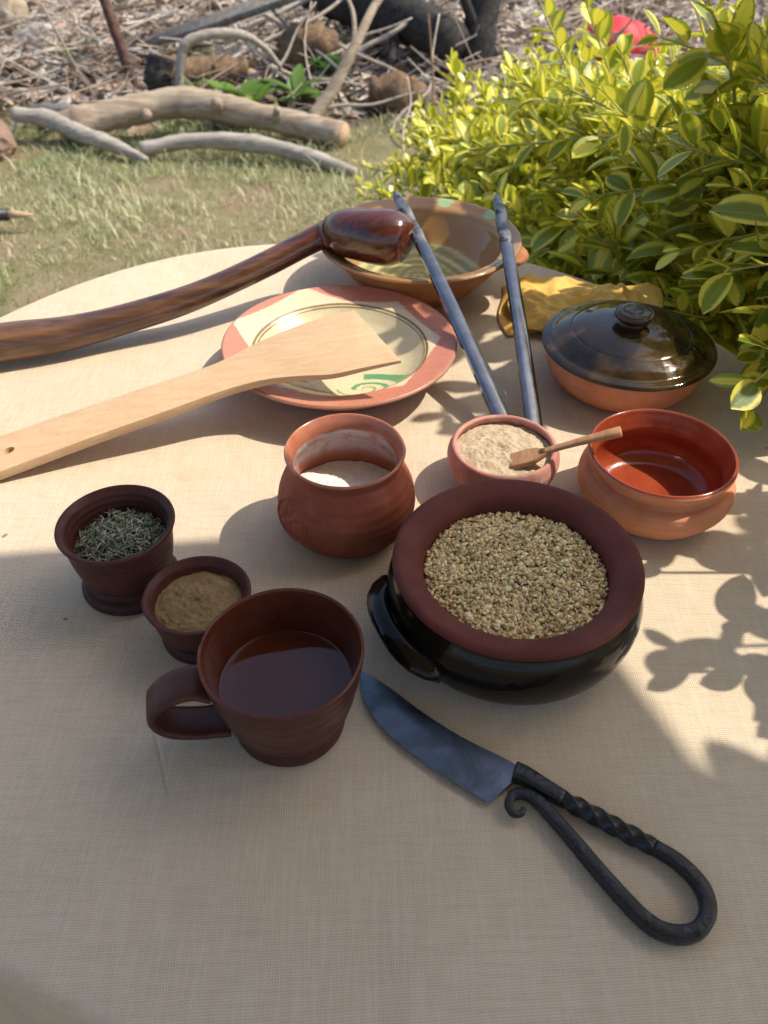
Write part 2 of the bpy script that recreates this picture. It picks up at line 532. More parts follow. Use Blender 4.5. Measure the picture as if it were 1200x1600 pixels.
def stick_mesh(seed, length, rad):
    r2 = np.random.default_rng(seed)
    pts = [np.array((-.5 * length, 0, 0))]
    for k in range(4):
        pts.append(pts[-1] + np.array((length / 4, r2.normal(0, length * .05), r2.normal(0, length * .03))))
    path = spline(pts, 3)
    V, F = tube_data(path, list(np.linspace(rad, rad * .45, len(path))), sides=6, jitter=.05, rng=r2)
    me = bpy.data.meshes.new('stick')
    me.from_pydata([tuple(v) for v in V], [], F); me.shade_smooth()
    return me
STICKS = [stick_mesh(i, .5 + .12 * (i % 4), .007 + .0025 * (i % 3)) for i in range(8)]
for i, me in enumerate(STICKS):
    me.materials.append((M_TWIG, M_LOG2, M_PLANK, M_BARK)[i % 4] if i % 3 else M_TWIG)
# individually placed sticks (x, y, z, heading, tilt)
sticks = [(-1.75, 4.2, .06, .3, .1), (-1.55, 4.4, .10, -.7, .25), (-1.3, 4.05, .05, 1.1, .1), (-1.9, 4.8, .1, .2, .2), (-1.6, 5.0, .12, 2.2, .3), (-2.1, 5.3, .1, .6, .1),
          (-1.2, 4.55, .09, 2.6, .35), (-.95, 4.7, .12, .5, .2), (-.7, 4.9, .2, -.4, .3), (-.45, 4.3, .15, .9, .6), (-.35, 4.45, .22, 2.3, .5), (-.22, 4.2, .12, 1.9, .7),
          (-.1, 4.5, .18, .3, .3), (.05, 4.3, .1, 2.8, .35), (.15, 3.95, .08, 1.2, .5), (.2, 3.75, .07, 1.7, .8), (.1, 3.62, .05, 1.4, .5), (-.05, 3.9, .06, .2, .1),
          (-.55, 3.95, .05, -.3, .1), (-.3, 4.0, .05, .5, .05), (-1.0, 5.2, .2, .1, .3), (-.5, 5.4, .25, .8, .4), (.0, 5.3, .3, 2.5, .2), (-1.4, 5.5, .15, .4, .2)]
for i, (x, y, z, hd, ti) in enumerate(sticks):
    o = bpy.data.objects.new('dry_stick', STICKS[i % 8])
    o.location = (x, y, z + .03); o.rotation_euler = (0, -ti, hd)
    link(o)
    tag(o, 'thin dry stick lying loose in the brush behind the logs', 'stick', 'dry sticks scattered through the brush')
for i, (x, y, z, hd, ti, sc) in enumerate([(-.55, 4.55, .16, .5, .25, 2.2), (-.15, 4.35, .14, 2.5, .35, 2.0), (-.9, 5.0, .18, 2.8, .2, 2.4), (-1.6, 4.7, .10, .35, .12, 2.0), (-1.85, 4.35, .06, -.25, .05, 1.9), (.1, 4.7, .2, .9, .5, 2.2), (-.35, 5.1, .25, .2, .3, 2.4), (-2.0, 5.0, .12, .9, .2, 2.2), (-1.2, 5.3, .2, -.5, .15, 2.3), (.9, 5.0, .12, .4, .2, 2.2)]):
    o = bpy.data.objects.new('bleached_branch', STICKS[(0, 3, 6)[i % 3]])
    o.location = (x, y, z + .03); o.rotation_euler = (0, -ti, hd); o.scale = (sc, sc, sc)
    link(o)
    tag(o, 'long bleached grey branch thrown on the brush heap', 'branch', 'bleached branches on the brush heap')
def make_brush(n=3000):
    VV, FF, CC = [], [], []
    off = 0
    for i in range(n):
        x = RNG.uniform(-3, 2.6); y = 3.95 + RNG.gamma(2, .75)
        L = RNG.uniform(.1, .5); a = RNG.uniform(0, PI); ti = RNG.normal(0, .35)
        z = RNG.uniform(.01, .08 + .13 * min(1, max(0, (y - 3.9) / 1)))
        d = np.array((math.cos(a) * math.cos(ti), math.sin(a) * math.cos(ti), math.sin(ti)))
        z = max(z, abs(d[2]) * L / 2)
        p = np.array((x, y, z))
        path = [p - d * L / 2, p + RNG.normal(0, L * .05, 3), p + d * L / 2]
        r = RNG.uniform(.0018, .006)
        V, F = tube_data(path, [r, r * .8, r * .5], sides=4)
        F = [f for f in F if len(f) == 4][:8]
        VV += [tuple(v) for v in V]; FF += [tuple(q + off for q in f) for f in F]; off += len(V)
        c = np.array([(.52, .46, .40), (.34, .27, .21), (.64, .58, .51), (.2, .16, .14), (.44, .33, .25)][RNG.integers(0, 5)]) * RNG.uniform(.7, 1.2)
        CC += [c] * len(V)
    o = big_mesh('brushwood', np.array(VV), np.array(FF), M_LITTER, {'col': np.array(CC)})
    tag(o, 'tangle of fine dead twigs heaped behind the logs', 'brushwood', kind='stuff')
make_brush()

# stones
def stone(loc, size, mat, label, seed, name='stone'):
    r2 = np.random.default_rng(seed)
    bm = bmesh.new()
    bmesh.ops.create_icosphere(bm, subdivisions=4, radius=1)
    ph = r2.uniform(0, 6, 6)
    planes = [(Vector(r2.normal(0, 1, 3)).normalized(), r2.uniform(.62, .95)) for _ in range(16)]
    for v in bm.verts:
        p = v.co.copy()
        k = 1 + .14 * math.sin(p.x * 2.7 + ph[0]) + .12 * math.sin(p.y * 3.1 + ph[1]) + .1 * math.sin(p.z * 4 + p.x * 3 + ph[2]) + .25 * noise.noise(p * 1.6 + Vector((ph[4], 0, 0))) + .12 * noise.noise(p * 4.5)
        q = p * k
        for nn, dd in planes:
            e = q.dot(nn) - dd
            if e > 0: q = q - nn * e * .92
        v.co = Vector((q.x * size[0], q.y * size[1], q.z * size[2]))
    me = bpy.data.meshes.new(name); bm.to_mesh(me); bm.free(); me.shade_smooth(); me.set_sharp_from_angle(angle=R(24)); me.materials.append(mat)
    o = link(bpy.data.objects.new(name, me)); o.location = loc
    return tag(o, label, 'stone')
M_STONE = clay('tan_stone', (.40, .30, .20), (.52, .43, .32), .95, 9, .8)
M_STONE2 = clay('reddish_stone', (.22, .135, .10), (.34, .23, .17), .95, 12, .8)
M_STONE3 = clay('pale_stone', (.42, .40, .36), (.54, .51, .46), .95, 9, .8)
stone((-2.2, 5.45, .08), (.2, .16, .17), M_STONE, 'large tan boulder at the top left corner', 3)
stone((-1.66, 3.58, .03), (.15, .12, .10), M_STONE2, 'reddish brown stone at the left edge by the split branch', 5)
stone((-1.95, 5.2, .06), (.16, .09, .07), M_STONE3, 'pale flat stone right beside the tan boulder', 9)
stone((-.75, 4.85, .06), (.2, .12, .09), M_STONE3, 'pale stone lying under the weathered plank', 11)

# black-tipped stick at left edge
t = empty('tool_handle', (-1.30, 2.80, 0)); tag(t, 'black rod with a pale wooden tip lying on the grass at left edge', 'rod')
N = NT('black_sleeve'); M_SLEEVE = N.bsdf((.015, .015, .016), .45)
tube('sleeve', [(-.5, -.04, .045), (-.2, -.015, .047), (.012, .0, .05)], [.021, .021, .02], M_SLEEVE, t, sides=16)
tube('wooden_tip', [(.012, 0, .05), (.05, .003, .049), (.10, .006, .046)], [.014, .012, .003], M_CUT, t, sides=12)

# weeds
N = NT('weed_leaf')
wc = N.attr('col', 'Color')
M_WEED = N.bsdf(wc, .45, spec=.4, trans=(wc, .35))
def leaf_geom(L, W, bend, fold, n=5, tip=.8):
    """leaf along +x, face up; returns V, F, (u,v) per vertex"""
    V, uv = [], []
    for i in range(n + 1):
        s = i / n
        w = W * (math.sin(PI * min(1, s ** 1.12)) ** .62 if 0 < s < 1 else 0) + .0006
        if i == n: w = .0004
        x = L * s; z = -bend * L * s * s
        V += [(x, -w, z + fold * w), (x, 0, z), (x, w, z + fold * w)]
        uv += [(-1, s), (0, s), (1, s)]
    F = []
    for i in range(n):
        a = i * 3
        F += [(a, a + 3, a + 4), (a, a + 4, a + 1), (a + 1, a + 4, a + 5), (a + 1, a + 5, a + 2)]
    return np.array(V), np.array(F), np.array(uv)
def weed(loc, n, L, W, label, col, seed, spread=.9):
    r2 = np.random.default_rng(seed)
    root = empty('weed', loc); tag(root, label, 'weed')
    for i in range(n):
        V, F, uv = leaf_geom(L * r2.uniform(.6, 1.1), W * r2.uniform(.7, 1.1), r2.uniform(.1, .5), .25)
        a = 2 * PI * i / n + r2.normal(0, .3)
        M = Matrix.Rotation(a, 4, 'Z') @ Matrix.Translation((.01, 0, r2.uniform(0, .05))) @ Matrix.Rotation(-r2.uniform(.25, 1.0) * spread, 4, 'Y')
        V = [M @ Vector(v) for v in V]
        c = np.array(col) * r2.uniform(.7, 1.25)
        mesh('leaf', V, F, M_WEED, root, attrs={'col': np.tile(c, (len(V), 1))})
weed((-.62, 4.02, .03), 9, .20, .055, 'broad-leaved green weed just behind the thick log', (.13, .24, .03), 1, 1.2)
weed((-.55, 3.95, .02), 6, .14, .04, 'small lime green weed against the back of the thick log', (.25, .33, .03), 2)
weed((-.27, 4.35, .08), 14, .10, .04, 'clump of dark round leaves in the brush by the root clump', (.07, .16, .03), 3, 1.3)
weed((-1.0, 4.75, .03), 16, .16, .012, 'grassy green tuft growing under the weathered plank', (.16, .22, .06), 4, 1.3)
weed((-.86, 4.2, .0), 16, .15, .012, 'grassy tuft beside the charred stub', (.18, .22, .06), 6, 1.3)

weed((-.40, 4.12, .04), 12, .15, .035, 'leafy green weed between the root clump and the thick log', (.12, .21, .04), 8, 1.2)
weed((-1.55, 4.62, .03), 18, .15, .010, 'grassy tuft near the foot of the rusty rod', (.20, .24, .08), 9, 1.3)
weed((-.12, 4.75, .06), 12, .11, .04, 'round-leaved weed beside the charred log', (.08, .16, .04), 10, 1.3)

# red bundle on the ground behind the shrub
N = NT('red_fabric'); M_RED = N.bsdf(N.mix(N.noise(20), (.62, .02, .03), (.75, .04, .06)), .55, spec=.3)
N = NT('white_lining'); M_WHITE = N.bsdf((.8, .78, .76), .6)
rb = empty('red_bundle', (1.19, 4.78, 0)); tag(rb, 'bright red rounded bundle on the ground seen over the shrub', 'bundle')
def lump(name, loc, size, mat, parent, seed, amp=.12):
    r2 = np.random.default_rng(seed); ph = r2.uniform(0, 6, 6)
    bm = bmesh.new(); bmesh.ops.create_icosphere(bm, subdivisions=4, radius=1)
    for v in bm.verts:
        p = v.co.copy()
        k = 1 + amp * (math.sin(p.x * 3 + ph[0]) + .6 * math.sin(p.y * 4 + p.z * 3 + ph[1]) + .35 * math.sin(p.x * 9 + p.z * 7 + ph[2]))
        v.co = Vector((p.x * size[0], p.y * size[1], max(-.8, p.z) * size[2])) * k + Vector(loc)
    me = bpy.data.meshes.new(name); bm.to_mesh(me); bm.free(); me.shade_smooth(); me.materials.append(mat)
    return link(bpy.data.objects.new(name, me), parent)
lump('shell', (0, 0, .13), (.19, .15, .12), M_RED, rb, 1, .05)
lump('side_flap', (.17, -.02, .08), (.05, .08, .10), M_RED, rb, 2, .05)
lump('lining', (.03, -.08, .05), (.10, .08, .06), M_WHITE, rb, 3, .04)

# ================================================================== ADDED OCCLUDER (unseen, shaped to shade the front of the table)
N = NT('occluder_canvas'); M_OCC = N.bsdf((.62, .58, .50), .9, spec=.1)
N = NT('occluder_metal'); M_POLE = N.bsdf((.5, .5, .5), .4, metal=.9)
sh = Vector((SUN.x, SUN.y, SUN.z)) / SUN.z * 1.20
corners = [Vector((x, y, T)) + sh for x, y in ((-2.0, .29), (.10, .49), (.190, .272), (.34, .195), (.75, -1.0), (-1.9, -1.3))]  # outline follows the wanted shadow edge, carried up towards the sun
occ = empty('shade_occluder', (corners[2].x, corners[2].y, 0))
tag(occ, 'unseen added awning stretched above the near side of the table', 'occluder')
n_c = len(corners)
V = [c - occ.location for c in corners] + [c - occ.location + Vector((0, 0, .004)) for c in corners]
F = [tuple(range(n_c)), tuple(reversed(range(n_c, 2 * n_c)))] + [(i, (i + 1) % n_c, n_c + (i + 1) % n_c, n_c + i) for i in range(n_c)]
mesh('canvas', V, F, M_OCC, occ, smooth=False)
for c in (corners[0], corners[4], corners[5]):
    p = c - occ.location
    tube('pole', [(p.x, p.y, 0), (p.x, p.y, p.z * .5), (p.x, p.y, p.z)], [.02] * 3, M_POLE, occ, sides=12)

# ================================================================== TABLE
TC = Vector((-.0526, .5798, 0)); TR = .4425
tb = empty('round_table', TC); tag(tb, 'small round table hidden under the beige cloth', 'table')
M_TABLE = wood('table_wood', (.2, .12, .07), (.3, .2, .12), rough=.5)
lathe('tabletop', [(.001, T - .03), (TR - .02, T - .03), (TR - .012, T - .018), (TR - .02, T - .005), (.001, T - .005)], M_TABLE, tb, smooth_n=0, wob=0)
for k in range(4):
    a = PI / 4 + k * PI / 2
    tube('leg', [(.26 * math.cos(a), .26 * math.sin(a), 0), (.25 * math.cos(a), .25 * math.sin(a), T - .03)], [.02, .024], M_TABLE, tb, sides=12)

N = NT('burlap_cloth')
xyz = N.xyz()
warp = N.noise(26, 3)
warp2 = N.noise(31, 3, vec=N.scaled((1, 1, 1)))
ang = R(4)
def rot(ca, sa):
    return N.m('ADD', N.m('MULTIPLY', xyz[0], ca), N.m('MULTIPLY', xyz[1], sa))
pitch = .00138
cu = N.m('ADD', N.m('MULTIPLY', rot(math.cos(ang), math.sin(ang)), 2 * PI / pitch), N.m('MULTIPLY', warp, 9))
cv = N.m('ADD', N.m('MULTIPLY', N.m('ADD', rot(-math.sin(ang), math.cos(ang)), xyz[2]), 2 * PI / pitch), N.m('MULTIPLY', warp2, 9))
hu = N.m('COSINE', cu); hv = N.m('COSINE', cv)
hu5 = N.m('COSINE', N.m('MULTIPLY', cu, .5)); hv5 = N.m('COSINE', N.m('MULTIPLY', cv, .5))
over = N.m('MULTIPLY', hu5, hv5)                      # which thread is on top
gap = N.m('MULTIPLY', N.step(hu, .1, .9), N.step(hv, .1, .9))
slub = N.noise(240, 2, vec=N.scaled((.12, 1.6, 1)))
slub2 = N.noise(240, 2, vec=N.scaled((1.6, .12, 1)))
base = N.mix(N.step(N.noise(7, 4), .35, .65), (.63, .51, .37), (.68, .555, .41))
base = N.mix(N.step(slub, .4, .7, 0, .35), base, (.51, .41, .295))
base = N.mix(N.step(slub2, .4, .7, 0, .35), base, (.73, .635, .51))
base = N.mix(N.m('MULTIPLY', gap, N.step(N.noise(75, 3, .6), .3, .7, .7, 1.0)), base, (.14, .095, .06))
# a few faint stains
base = N.mix(N.step(N.noise(10, 3, .5), .68, .76, 0, .25), base, (.55, .36, .18))
base = N.mix(N.step(N.noise(60, 1), .80, .83, 0, .7), base, (.12, .08, .05))
hgt = N.m('ADD', N.m('MULTIPLY', gap, -1.0), N.m('MULTIPLY', over, .25))
b1 = N.bump(hgt, .55, .0005)
# pressed crease near the mug
cx, cy = N.m('SUBTRACT', xyz[0], -.1370 - TC.x), N.m('SUBTRACT', xyz[1], .2790 - TC.y)
ln = math.hypot(.026, -.066); ux, uy = .026 / ln, -.066 / ln
al = N.m('ADD', N.m('MULTIPLY', cx, ux), N.m('MULTIPLY', cy, uy))
ac = N.m('ADD', N.m('MULTIPLY', cx, -uy), N.m('MULTIPLY', cy, ux))
cre = N.m('MULTIPLY', N.m('SUBTRACT', 1, N.step(N.m('ABSOLUTE', ac), 0.0, .0022)), N.m('SUBTRACT', 1, N.step(N.m('ABSOLUTE', al), .020, .040)))
soft = N.m('ADD', N.m('MULTIPLY', N.noise(9, 3), 1.0), N.m('MULTIPLY', N.noise(38, 3), .25))
b2 = N.bump(cre, .6, -.0010, b1)
b3 = N.bump(soft, .6, .008, b2)
M_CLOTH = N.bsdf(base, .92, spec=.12, normal=b3)
cl = empty('tablecloth', TC + Vector((0, 0, 0)))
tag(cl, 'beige burlap cloth covering the round table', 'tablecloth')
def cloth_mesh():
    prof = [(.0005, T)] + [(TR * k / 14, T) for k in range(1, 13)] + [(TR - .010, T)]
    for k in range(1, 9):
        a = PI / 2 * k / 8
        prof.append((TR - .010 + .008 * math.sin(a), T - .008 + .008 * math.cos(a)))
    for k in range(1, 13):
        prof.append((TR - .002 + .0, T - .008 - .022 * k))
    S = 288; V = []; F = []
    for i, (r, z) in enumerate(prof):
        drop = max(0, (T - .008 - z)) / .26
        for k in range(S):
            a = 2 * PI * k / S
            f = drop ** 1.1 * (.016 + .026 * math.sin(11 * a + 1.2 * math.sin(2 * a)) + .012 * math.sin(23 * a + 1))
            da = math.atan2(math.sin(a - R(-48)), math.cos(a - R(-48)))
            f += .13 * (r / TR) * math.exp(-(da / R(34)) ** 2)
            q = r + f + (.0035 * math.sin(3 * a + .5) + .002 * math.sin(7 * a)) * (1 if r > TR * .9 else 0)
            V.append((q * math.cos(a), q * math.sin(a), z))
    for i in range(len(prof) - 1):
        for k in range(S):
            k2 = (k + 1) % S
            F.append((i * S + k, (i + 1) * S + k, (i + 1) * S + k2, i * S + k2))
    return mesh('cloth', V, F, M_CLOTH, cl)
cloth_mesh()

# ================================================================== POTTERY MATERIALS
TERRA = clay('terracotta', (.60, .235, .115), (.68, .29, .155), .8, 45, .35, rings=.0045, spec=.2)
TERRA_PINK = clay('dusty_terracotta', (.46, .19, .145), (.54, .25, .195), .7, 60, .25, rings=.006, dust=((.6, .42, .34), .5))
TERRA_JAR = clay('jar_terracotta', (.30, .075, .042), (.39, .115, .066), .75, 40, .35, rings=.007, spec=.2)
WINE = clay('wine_clay', (.065, .019, .014), (.095, .029, .020), .5, 50, .35, rings=.005, spec=.25)
WINE_FOOT = clay('wine_clay_foot', (.045, .014, .012), (.065, .02, .017), .5, 50, .3, rings=.003, spec=.22)
MUG_OUT = clay('mug_clay', (.062, .018, .012), (.095, .032, .020), .42, 35, .42, rings=.009, spec=.28)
MUG_IN = glaze('mug_inside_glaze', (.085, .019, .009), (.115, .028, .013), .16, 40, .1, spec=.3)
POT_RIM = clay('pot_rim_clay', (.105, .025, .018), (.145, .037, .026), .6, 30, .2, spec=.2)
BLACK = glaze('black_glaze', (.005, .004, .004), (.011, .008, .006), .05, 30, .22, spec=.28)
RED_GLAZE = glaze('red_inner_glaze', (.27, .045, .018), (.34, .064, .026), .1, 40, .1)
LID_GLAZE = glaze('dark_olive_glaze', (.016, .010, .005), (.07, .037, .013), .04, 24, .15, spec=.5)
BOWL_OUT = clay('brown_bowl_clay', (.38, .145, .05), (.47, .20, .08), .5, 30, .25, rings=.005, spec=.25)
PLATE_OUT = clay('plate_underside_clay', (.42, .175, .10), (.50, .225, .14), .75, 45, .3, rings=.004)

def vcol_glaze(name, rough=.12, bump=.1):
    N = NT(name)
    c = N.attr('col', 'Color')
    c = N.mix(N.step(N.noise(55, 5, .65), .4, .7, 0, .22), c, N.mix(.35, c, (.35, .22, .10)))
    h = N.noise(70, 3)
    return N.bsdf(c, N.step(N.noise(60, 4), .35, .7, rough, rough + .2), normal=N.bump(h, bump, .001))

# ------------------------------------------------------------------ round black pot
def pot():
    t = empty('cooking_pot', (.0872, .3845, T)); tag(t, 'squat black glazed pot with wide maroon rim, filled with grain', 'pot')
    lathe('body', [(.001, .0015), (.050, .0012), (.062, .002), (.073, .006), (.081, .015), (.0850, .027), (.0855, .038), (.083, .048), (.0795, .0545), (.079, .0565)], BLACK, t, seed=3, wob=.004)
    lathe('rim', [(.0788, .0562), (.0812, .0585), (.0818, .0615), (.0800, .0638), (.0760, .0640), (.068, .0612), (.0640, .0585), (.0618, .054), (.061, .046), (.060, .038)], POT_RIM, t, seed=3, wob=.004)
    for a0, h0 in ((R(203), .031),):
        path = []
        for k in range(13):
            s = -1 + k / 6
            a = a0 + s * R(29)
            r = .0835 + .0095 * (1 - s ** 4)
            path.append((r * math.cos(a), r * math.sin(a), h0 + .006 * (1 - s * s)))
        rad = [.0072 + .0015 * abs(-1 + k / 6) for k in range(13)]
        h = tube('handle', path, rad, BLACK, t, sides=16, aspect=.62, power=2.4, fixed_up=(.6 * math.cos(a0), .6 * math.sin(a0), 1))
    return t
pot()
def grains():
    bm = bmesh.new(); bmesh.ops.create_icosphere(bm, subdivisions=1, radius=1)
    base = np.array([v.co[:] for v in bm.verts]); fa = np.array([[v.index for v in f.verts] for f in bm.faces]); bm.free()
    n = 7000
    r = .0606 * np.sqrt(RNG.random(n)); a = RNG.uniform(0, 2 * PI, n)
    x, y = r * np.cos(a), r * np.sin(a)
    z = .0500 + RNG.uniform(-.002, .0014, n) + .0010 * np.sin(x * 90 + 1) * np.cos(y * 75) - .002 * (r / .06) ** 6
    s = RNG.gamma(16, 1 / 16, n)[:, None] * np.c_[RNG.uniform(.0012, .0023, n), RNG.uniform(.0008, .0015, n), RNG.uniform(.0006, .0010, n)]
    al = RNG.uniform(0, 2 * PI, n); be = RNG.normal(0, .5, n); ga = RNG.normal(0, .5, n)
    V = np.zeros((n, len(base), 3))
    for i in range(n):
        M = np.array((Matrix.Rotation(al[i], 3, 'Z') @ Matrix.Rotation(be[i], 3, 'Y') @ Matrix.Rotation(ga[i], 3, 'X')))
        V[i] = (base * s[i] * (1 + RNG.normal(0, .10, (len(base), 1)))) @ M.T + (x[i], y[i], z[i])
    F = (np.arange(n)[:, None, None] * len(base) + fa[None]).reshape(-1, 3)
    pal = np.array([[.78, .60, .31], [.68, .50, .24], [.86, .71, .42], [.54, .37, .16], [.76, .61, .28], [.70, .40, .17]])
    w = np.array([.3, .22, .22, .09, .13, .04])
    C = pal[RNG.choice(6, n, p=w)] * RNG.uniform(.6, 1.25, (n, 1))
    N = NT('bulgur_grain'); c = N.attr('col', 'Color')
    m = N.bsdf(c, .55, spec=.35)
    o = big_mesh('cracked_grain', V.reshape(-1, 3), F, m, {'col': np.repeat(C, len(base), 0)})
    o.location = (.0872, .3845, T)
    tag(o, 'coarse golden cracked grain filling the black pot', 'grain', kind='stuff')
    N = NT('grain_bed'); mb = N.bsdf((.22, .14, .06), .9)  # bed coloured dark to stand for the shade between grains
    lathe('bed', [(.0002, .0485), (.03, .0485), (.0608, .0478)], mb, o, smooth_n=0, wob=0)
grains()

# ------------------------------------------------------------------ mug
def mug():
    t = empty('clay_mug', (-.059, .303, T)); tag(t, 'dark brown clay mug of liquid with a broad strap handle', 'mug')
    outer = [(.001, .0015), (.026, .0012), (.0335, .0018), (.0350, .004), (.0348, .0075), (.0338, .0105), (.0346, .0135), (.0372, .018), (.0385, .021), (.0388, .0245), (.0405, .029), (.0420, .034), (.0424, .038), (.0440, .044), (.0458, .053), (.0468, .060), (.0476, .066), (.0481, .0692), (.0480, .0707)]
    lathe('body', outer, MUG_OUT, t, smooth_n=4, seed=5, wob=.006)
    lathe('inside', [(.0480, .0707), (.0470, .0716), (.0460, .0708), (.0452, .068), (.0440, .060), (.0418, .048), (.0390, .036), (.0362, .026), (.0325, .015), (.027, .009), (.001, .008)], MUG_IN, t, smooth_n=4, seed=5, wob=.006)
    a = R(193)
    d = Vector((math.cos(a), math.sin(a), 0))
    pts = [d * .0440 + Vector((0, 0, .0520)), d * .054 + Vector((0, 0, .0550)), d * .066 + Vector((0, 0, .0530)), d * .0775 + Vector((0, 0, .0440)), d * .0790 + Vector((0, 0, .0330)), d * .0710 + Vector((0, 0, .0220)), d * .056 + Vector((0, 0, .0160)), d * .045 + Vector((0, 0, .0145)), d * .0370 + Vector((0, 0, .0150))]
    path = spline(pts, 6)
    w = np.interp(np.linspace(0, 1, len(path)), [0, .12, .5, .85, 1], [.0145, .0122, .0115, .0118, .0135])
    V, F = [], []
    fr = []
    P = [Vector(p) for p in path]
    side = Vector((-math.sin(a), math.cos(a), 0))
    S = 18
    for i, p in enumerate(P):
        tt = (P[min(i + 1, len(P) - 1)] - P[max(i - 1, 0)]).normalized()
        nrm = tt.cross(side).normalized()
        for k in range(S):
            an = 2 * PI * k / S
            ca, sa = math.cos(an), math.sin(an)
            V.append(p + side * w[i] * math.copysign(abs(ca) ** .7, ca) + nrm * .0036 * math.copysign(abs(sa) ** .8, sa) * (1 - .25 * (1 - abs(ca))))
    for i in range(len(P) - 1):
        for k in range(S):
            k2 = (k + 1) % S
            F.append((i * S + k, i * S + k2, (i + 1) * S + k2, (i + 1) * S + k))
    mesh('handle', V, F, MUG_OUT, t)
    N = NT('dark_liquid')
    liq = N.bsdf((.075, .018, .008), .03, spec=.5, normal=N.bump(N.noise(25, 2), .03, .001))
    o = lathe('drink', [(.0002, 0), (.02, 0), (.0388, 0), (.0398, .0003)], liq, None, smooth_n=0, wob=.0)
    o.location = (-.059, .303, T + .0395)
    tag(o, 'dark red-brown liquid standing in the clay mug', 'drink')
mug()

# ------------------------------------------------------------------ footed cups
def cup(loc, Rr, h, rb, label, seed):
    t = empty('spice_cup', (*loc, T)); tag(t, label, 'cup', 'small footed clay cups')
    lathe('foot', [(.001, .0012), (rb * .85, .001), (rb, .0015), (rb * 1.05, .005), (rb * 1.0, .010), (rb * .88, .0125), (rb * .83, h * .27)], WINE_FOOT, t, seed=seed)
    lathe('body', [(rb * .83, h * .27), (rb * .93, h * .33), (Rr * .83, h * .45), (Rr * .88, h * .62), (Rr * .91, h * .78), (Rr * .95, h * .89), (Rr * .995, h * .965), (Rr, h * .99), (Rr * .985, h * 1.006), (Rr * .94, h * 1.0),
                   (Rr * .87, h * .95), (Rr * .82, h * .86), (Rr * .79, h * .7), (Rr * .74, h * .5), (Rr * .6, h * .36), (.001, h * .32)], WINE, t, seed=seed, smooth_n=5)
    return t
cup((-.1853, .4215), .0404, .061, .0335, 'footed clay cup of dried green herbs at far left', 11)
cup((-.1238, .3725), .0357, .0420, .0275, 'footed clay cup of brown ground spice touching the mug', 12)

def herbs():
    n = 900
    Vs, Fs, Cs, off = [], [], [], 0
    for i in range(n):
        r = .0315 * math.sqrt(RNG.random()); a = RNG.uniform(0, 2 * PI)
        z = .041 + .008 * (1 - (r / .0315) ** 2) + RNG.normal(0, .0016)
        L = RNG.uniform(.005, .013); w = RNG.uniform(.0004, .0008)
        h = RNG.uniform(0, 2 * PI); ti = RNG.normal(0, .4)
        d = np.array((math.cos(h) * math.cos(ti), math.sin(h) * math.cos(ti), math.sin(ti)))
        p = np.array((r * math.cos(a), r * math.sin(a), z))
        q = p[:2] + d[:2] * L / 2
        cur = np.array((0, 0, RNG.uniform(.0004, .0018)))
        V, F = tube_data([p - d * L / 2, p + cur, p + d * L / 2], [w * .6, w, w * .3], sides=4)
        F = [f for f in F][:8]
        Vs += [tuple(v) for v in V]; Fs += [tuple(k + off for k in f) for f in F]; off += len(V)
        c = np.array([(.22, .24, .16), (.32, .33, .24), (.14, .16, .10), (.42, .40, .30)][RNG.integers(0, 4)]) * RNG.uniform(.8, 1.2)
        Cs += [c] * len(V)
    N = NT('dried_herb'); c = N.attr('col', 'Color'); m = N.bsdf(c, .7, spec=.2)
    o = big_mesh('dried_herbs', np.array(Vs), np.array(Fs), m, {'col': np.array(Cs)})
    o.location = (-.1853, .4215, T)
    tag(o, 'heap of dried grey-green needle herbs in the left cup', 'herbs', kind='stuff')
    N = NT('herb_bed'); m2 = N.bsdf((.06, .07, .04), .9)
    lathe('bed', [(.0002, .0475), (.012, .0462), (.022, .0433), (.031, .0400)], m2, o, smooth_n=3, wob=0)
herbs()

def powder(name, loc, Rr, z0, dome, c1, c2, label, cat, seed, lump_amp=.0008, grit=.5):
    r2 = np.random.default_rng(seed)
    S, K = 120, 46
    V, F = [(0, 0, z0 + dome)], []
    ph = r2.uniform(0, 6, 8)
    for i in range(1, K + 1):
        r = Rr * i / K
        for k in range(S):
            a = 2 * PI * k / S
            x, y = r * math.cos(a), r * math.sin(a)
            h = dome * (1 - (r / Rr) ** 2) + lump_amp * (1.6 * noise.noise((x * 110 + ph[0], y * 110, ph[1])) + 1.2 * noise.noise((x * 320, y * 320 + ph[2], 2))) + r2.normal(0, lump_amp * .2)
            V.append((x, y, z0 + h))
    for k in range(S):
        F.append((0, 1 + k, 1 + (k + 1) % S))
    for i in range(K - 1):
        for k in range(S):
            k2 = (k + 1) % S
            F.append((1 + i * S + k, 1 + (i + 1) * S + k, 1 + (i + 1) * S + k2, 1 + i * S + k2))
    N = NT(name + '_powder')
    col = N.mix(N.step(N.noise(130, 4, .7), .35, .65), c1, c2)
    col = N.mix(N.step(N.noise(1100, 2), .6, .72, 0, grit), col, tuple(v * .5 for v in c1))
    m = N.bsdf(col, .95, spec=.1, normal=N.bump(N.m('ADD', N.noise(320, 4, .7), N.noise(1200, 2)), .8, .0012))
    o = mesh(name, V, F, m)
    o.location = (*loc, T)
    tag(o, label, cat, kind='stuff')
powder('ground_spice', (-.1238, .3725), .0298, .0325, .0032, (.26, .17, .08), (.34, .24, .12), 'brown ground spice in the small footed cup', 'spice', 4)

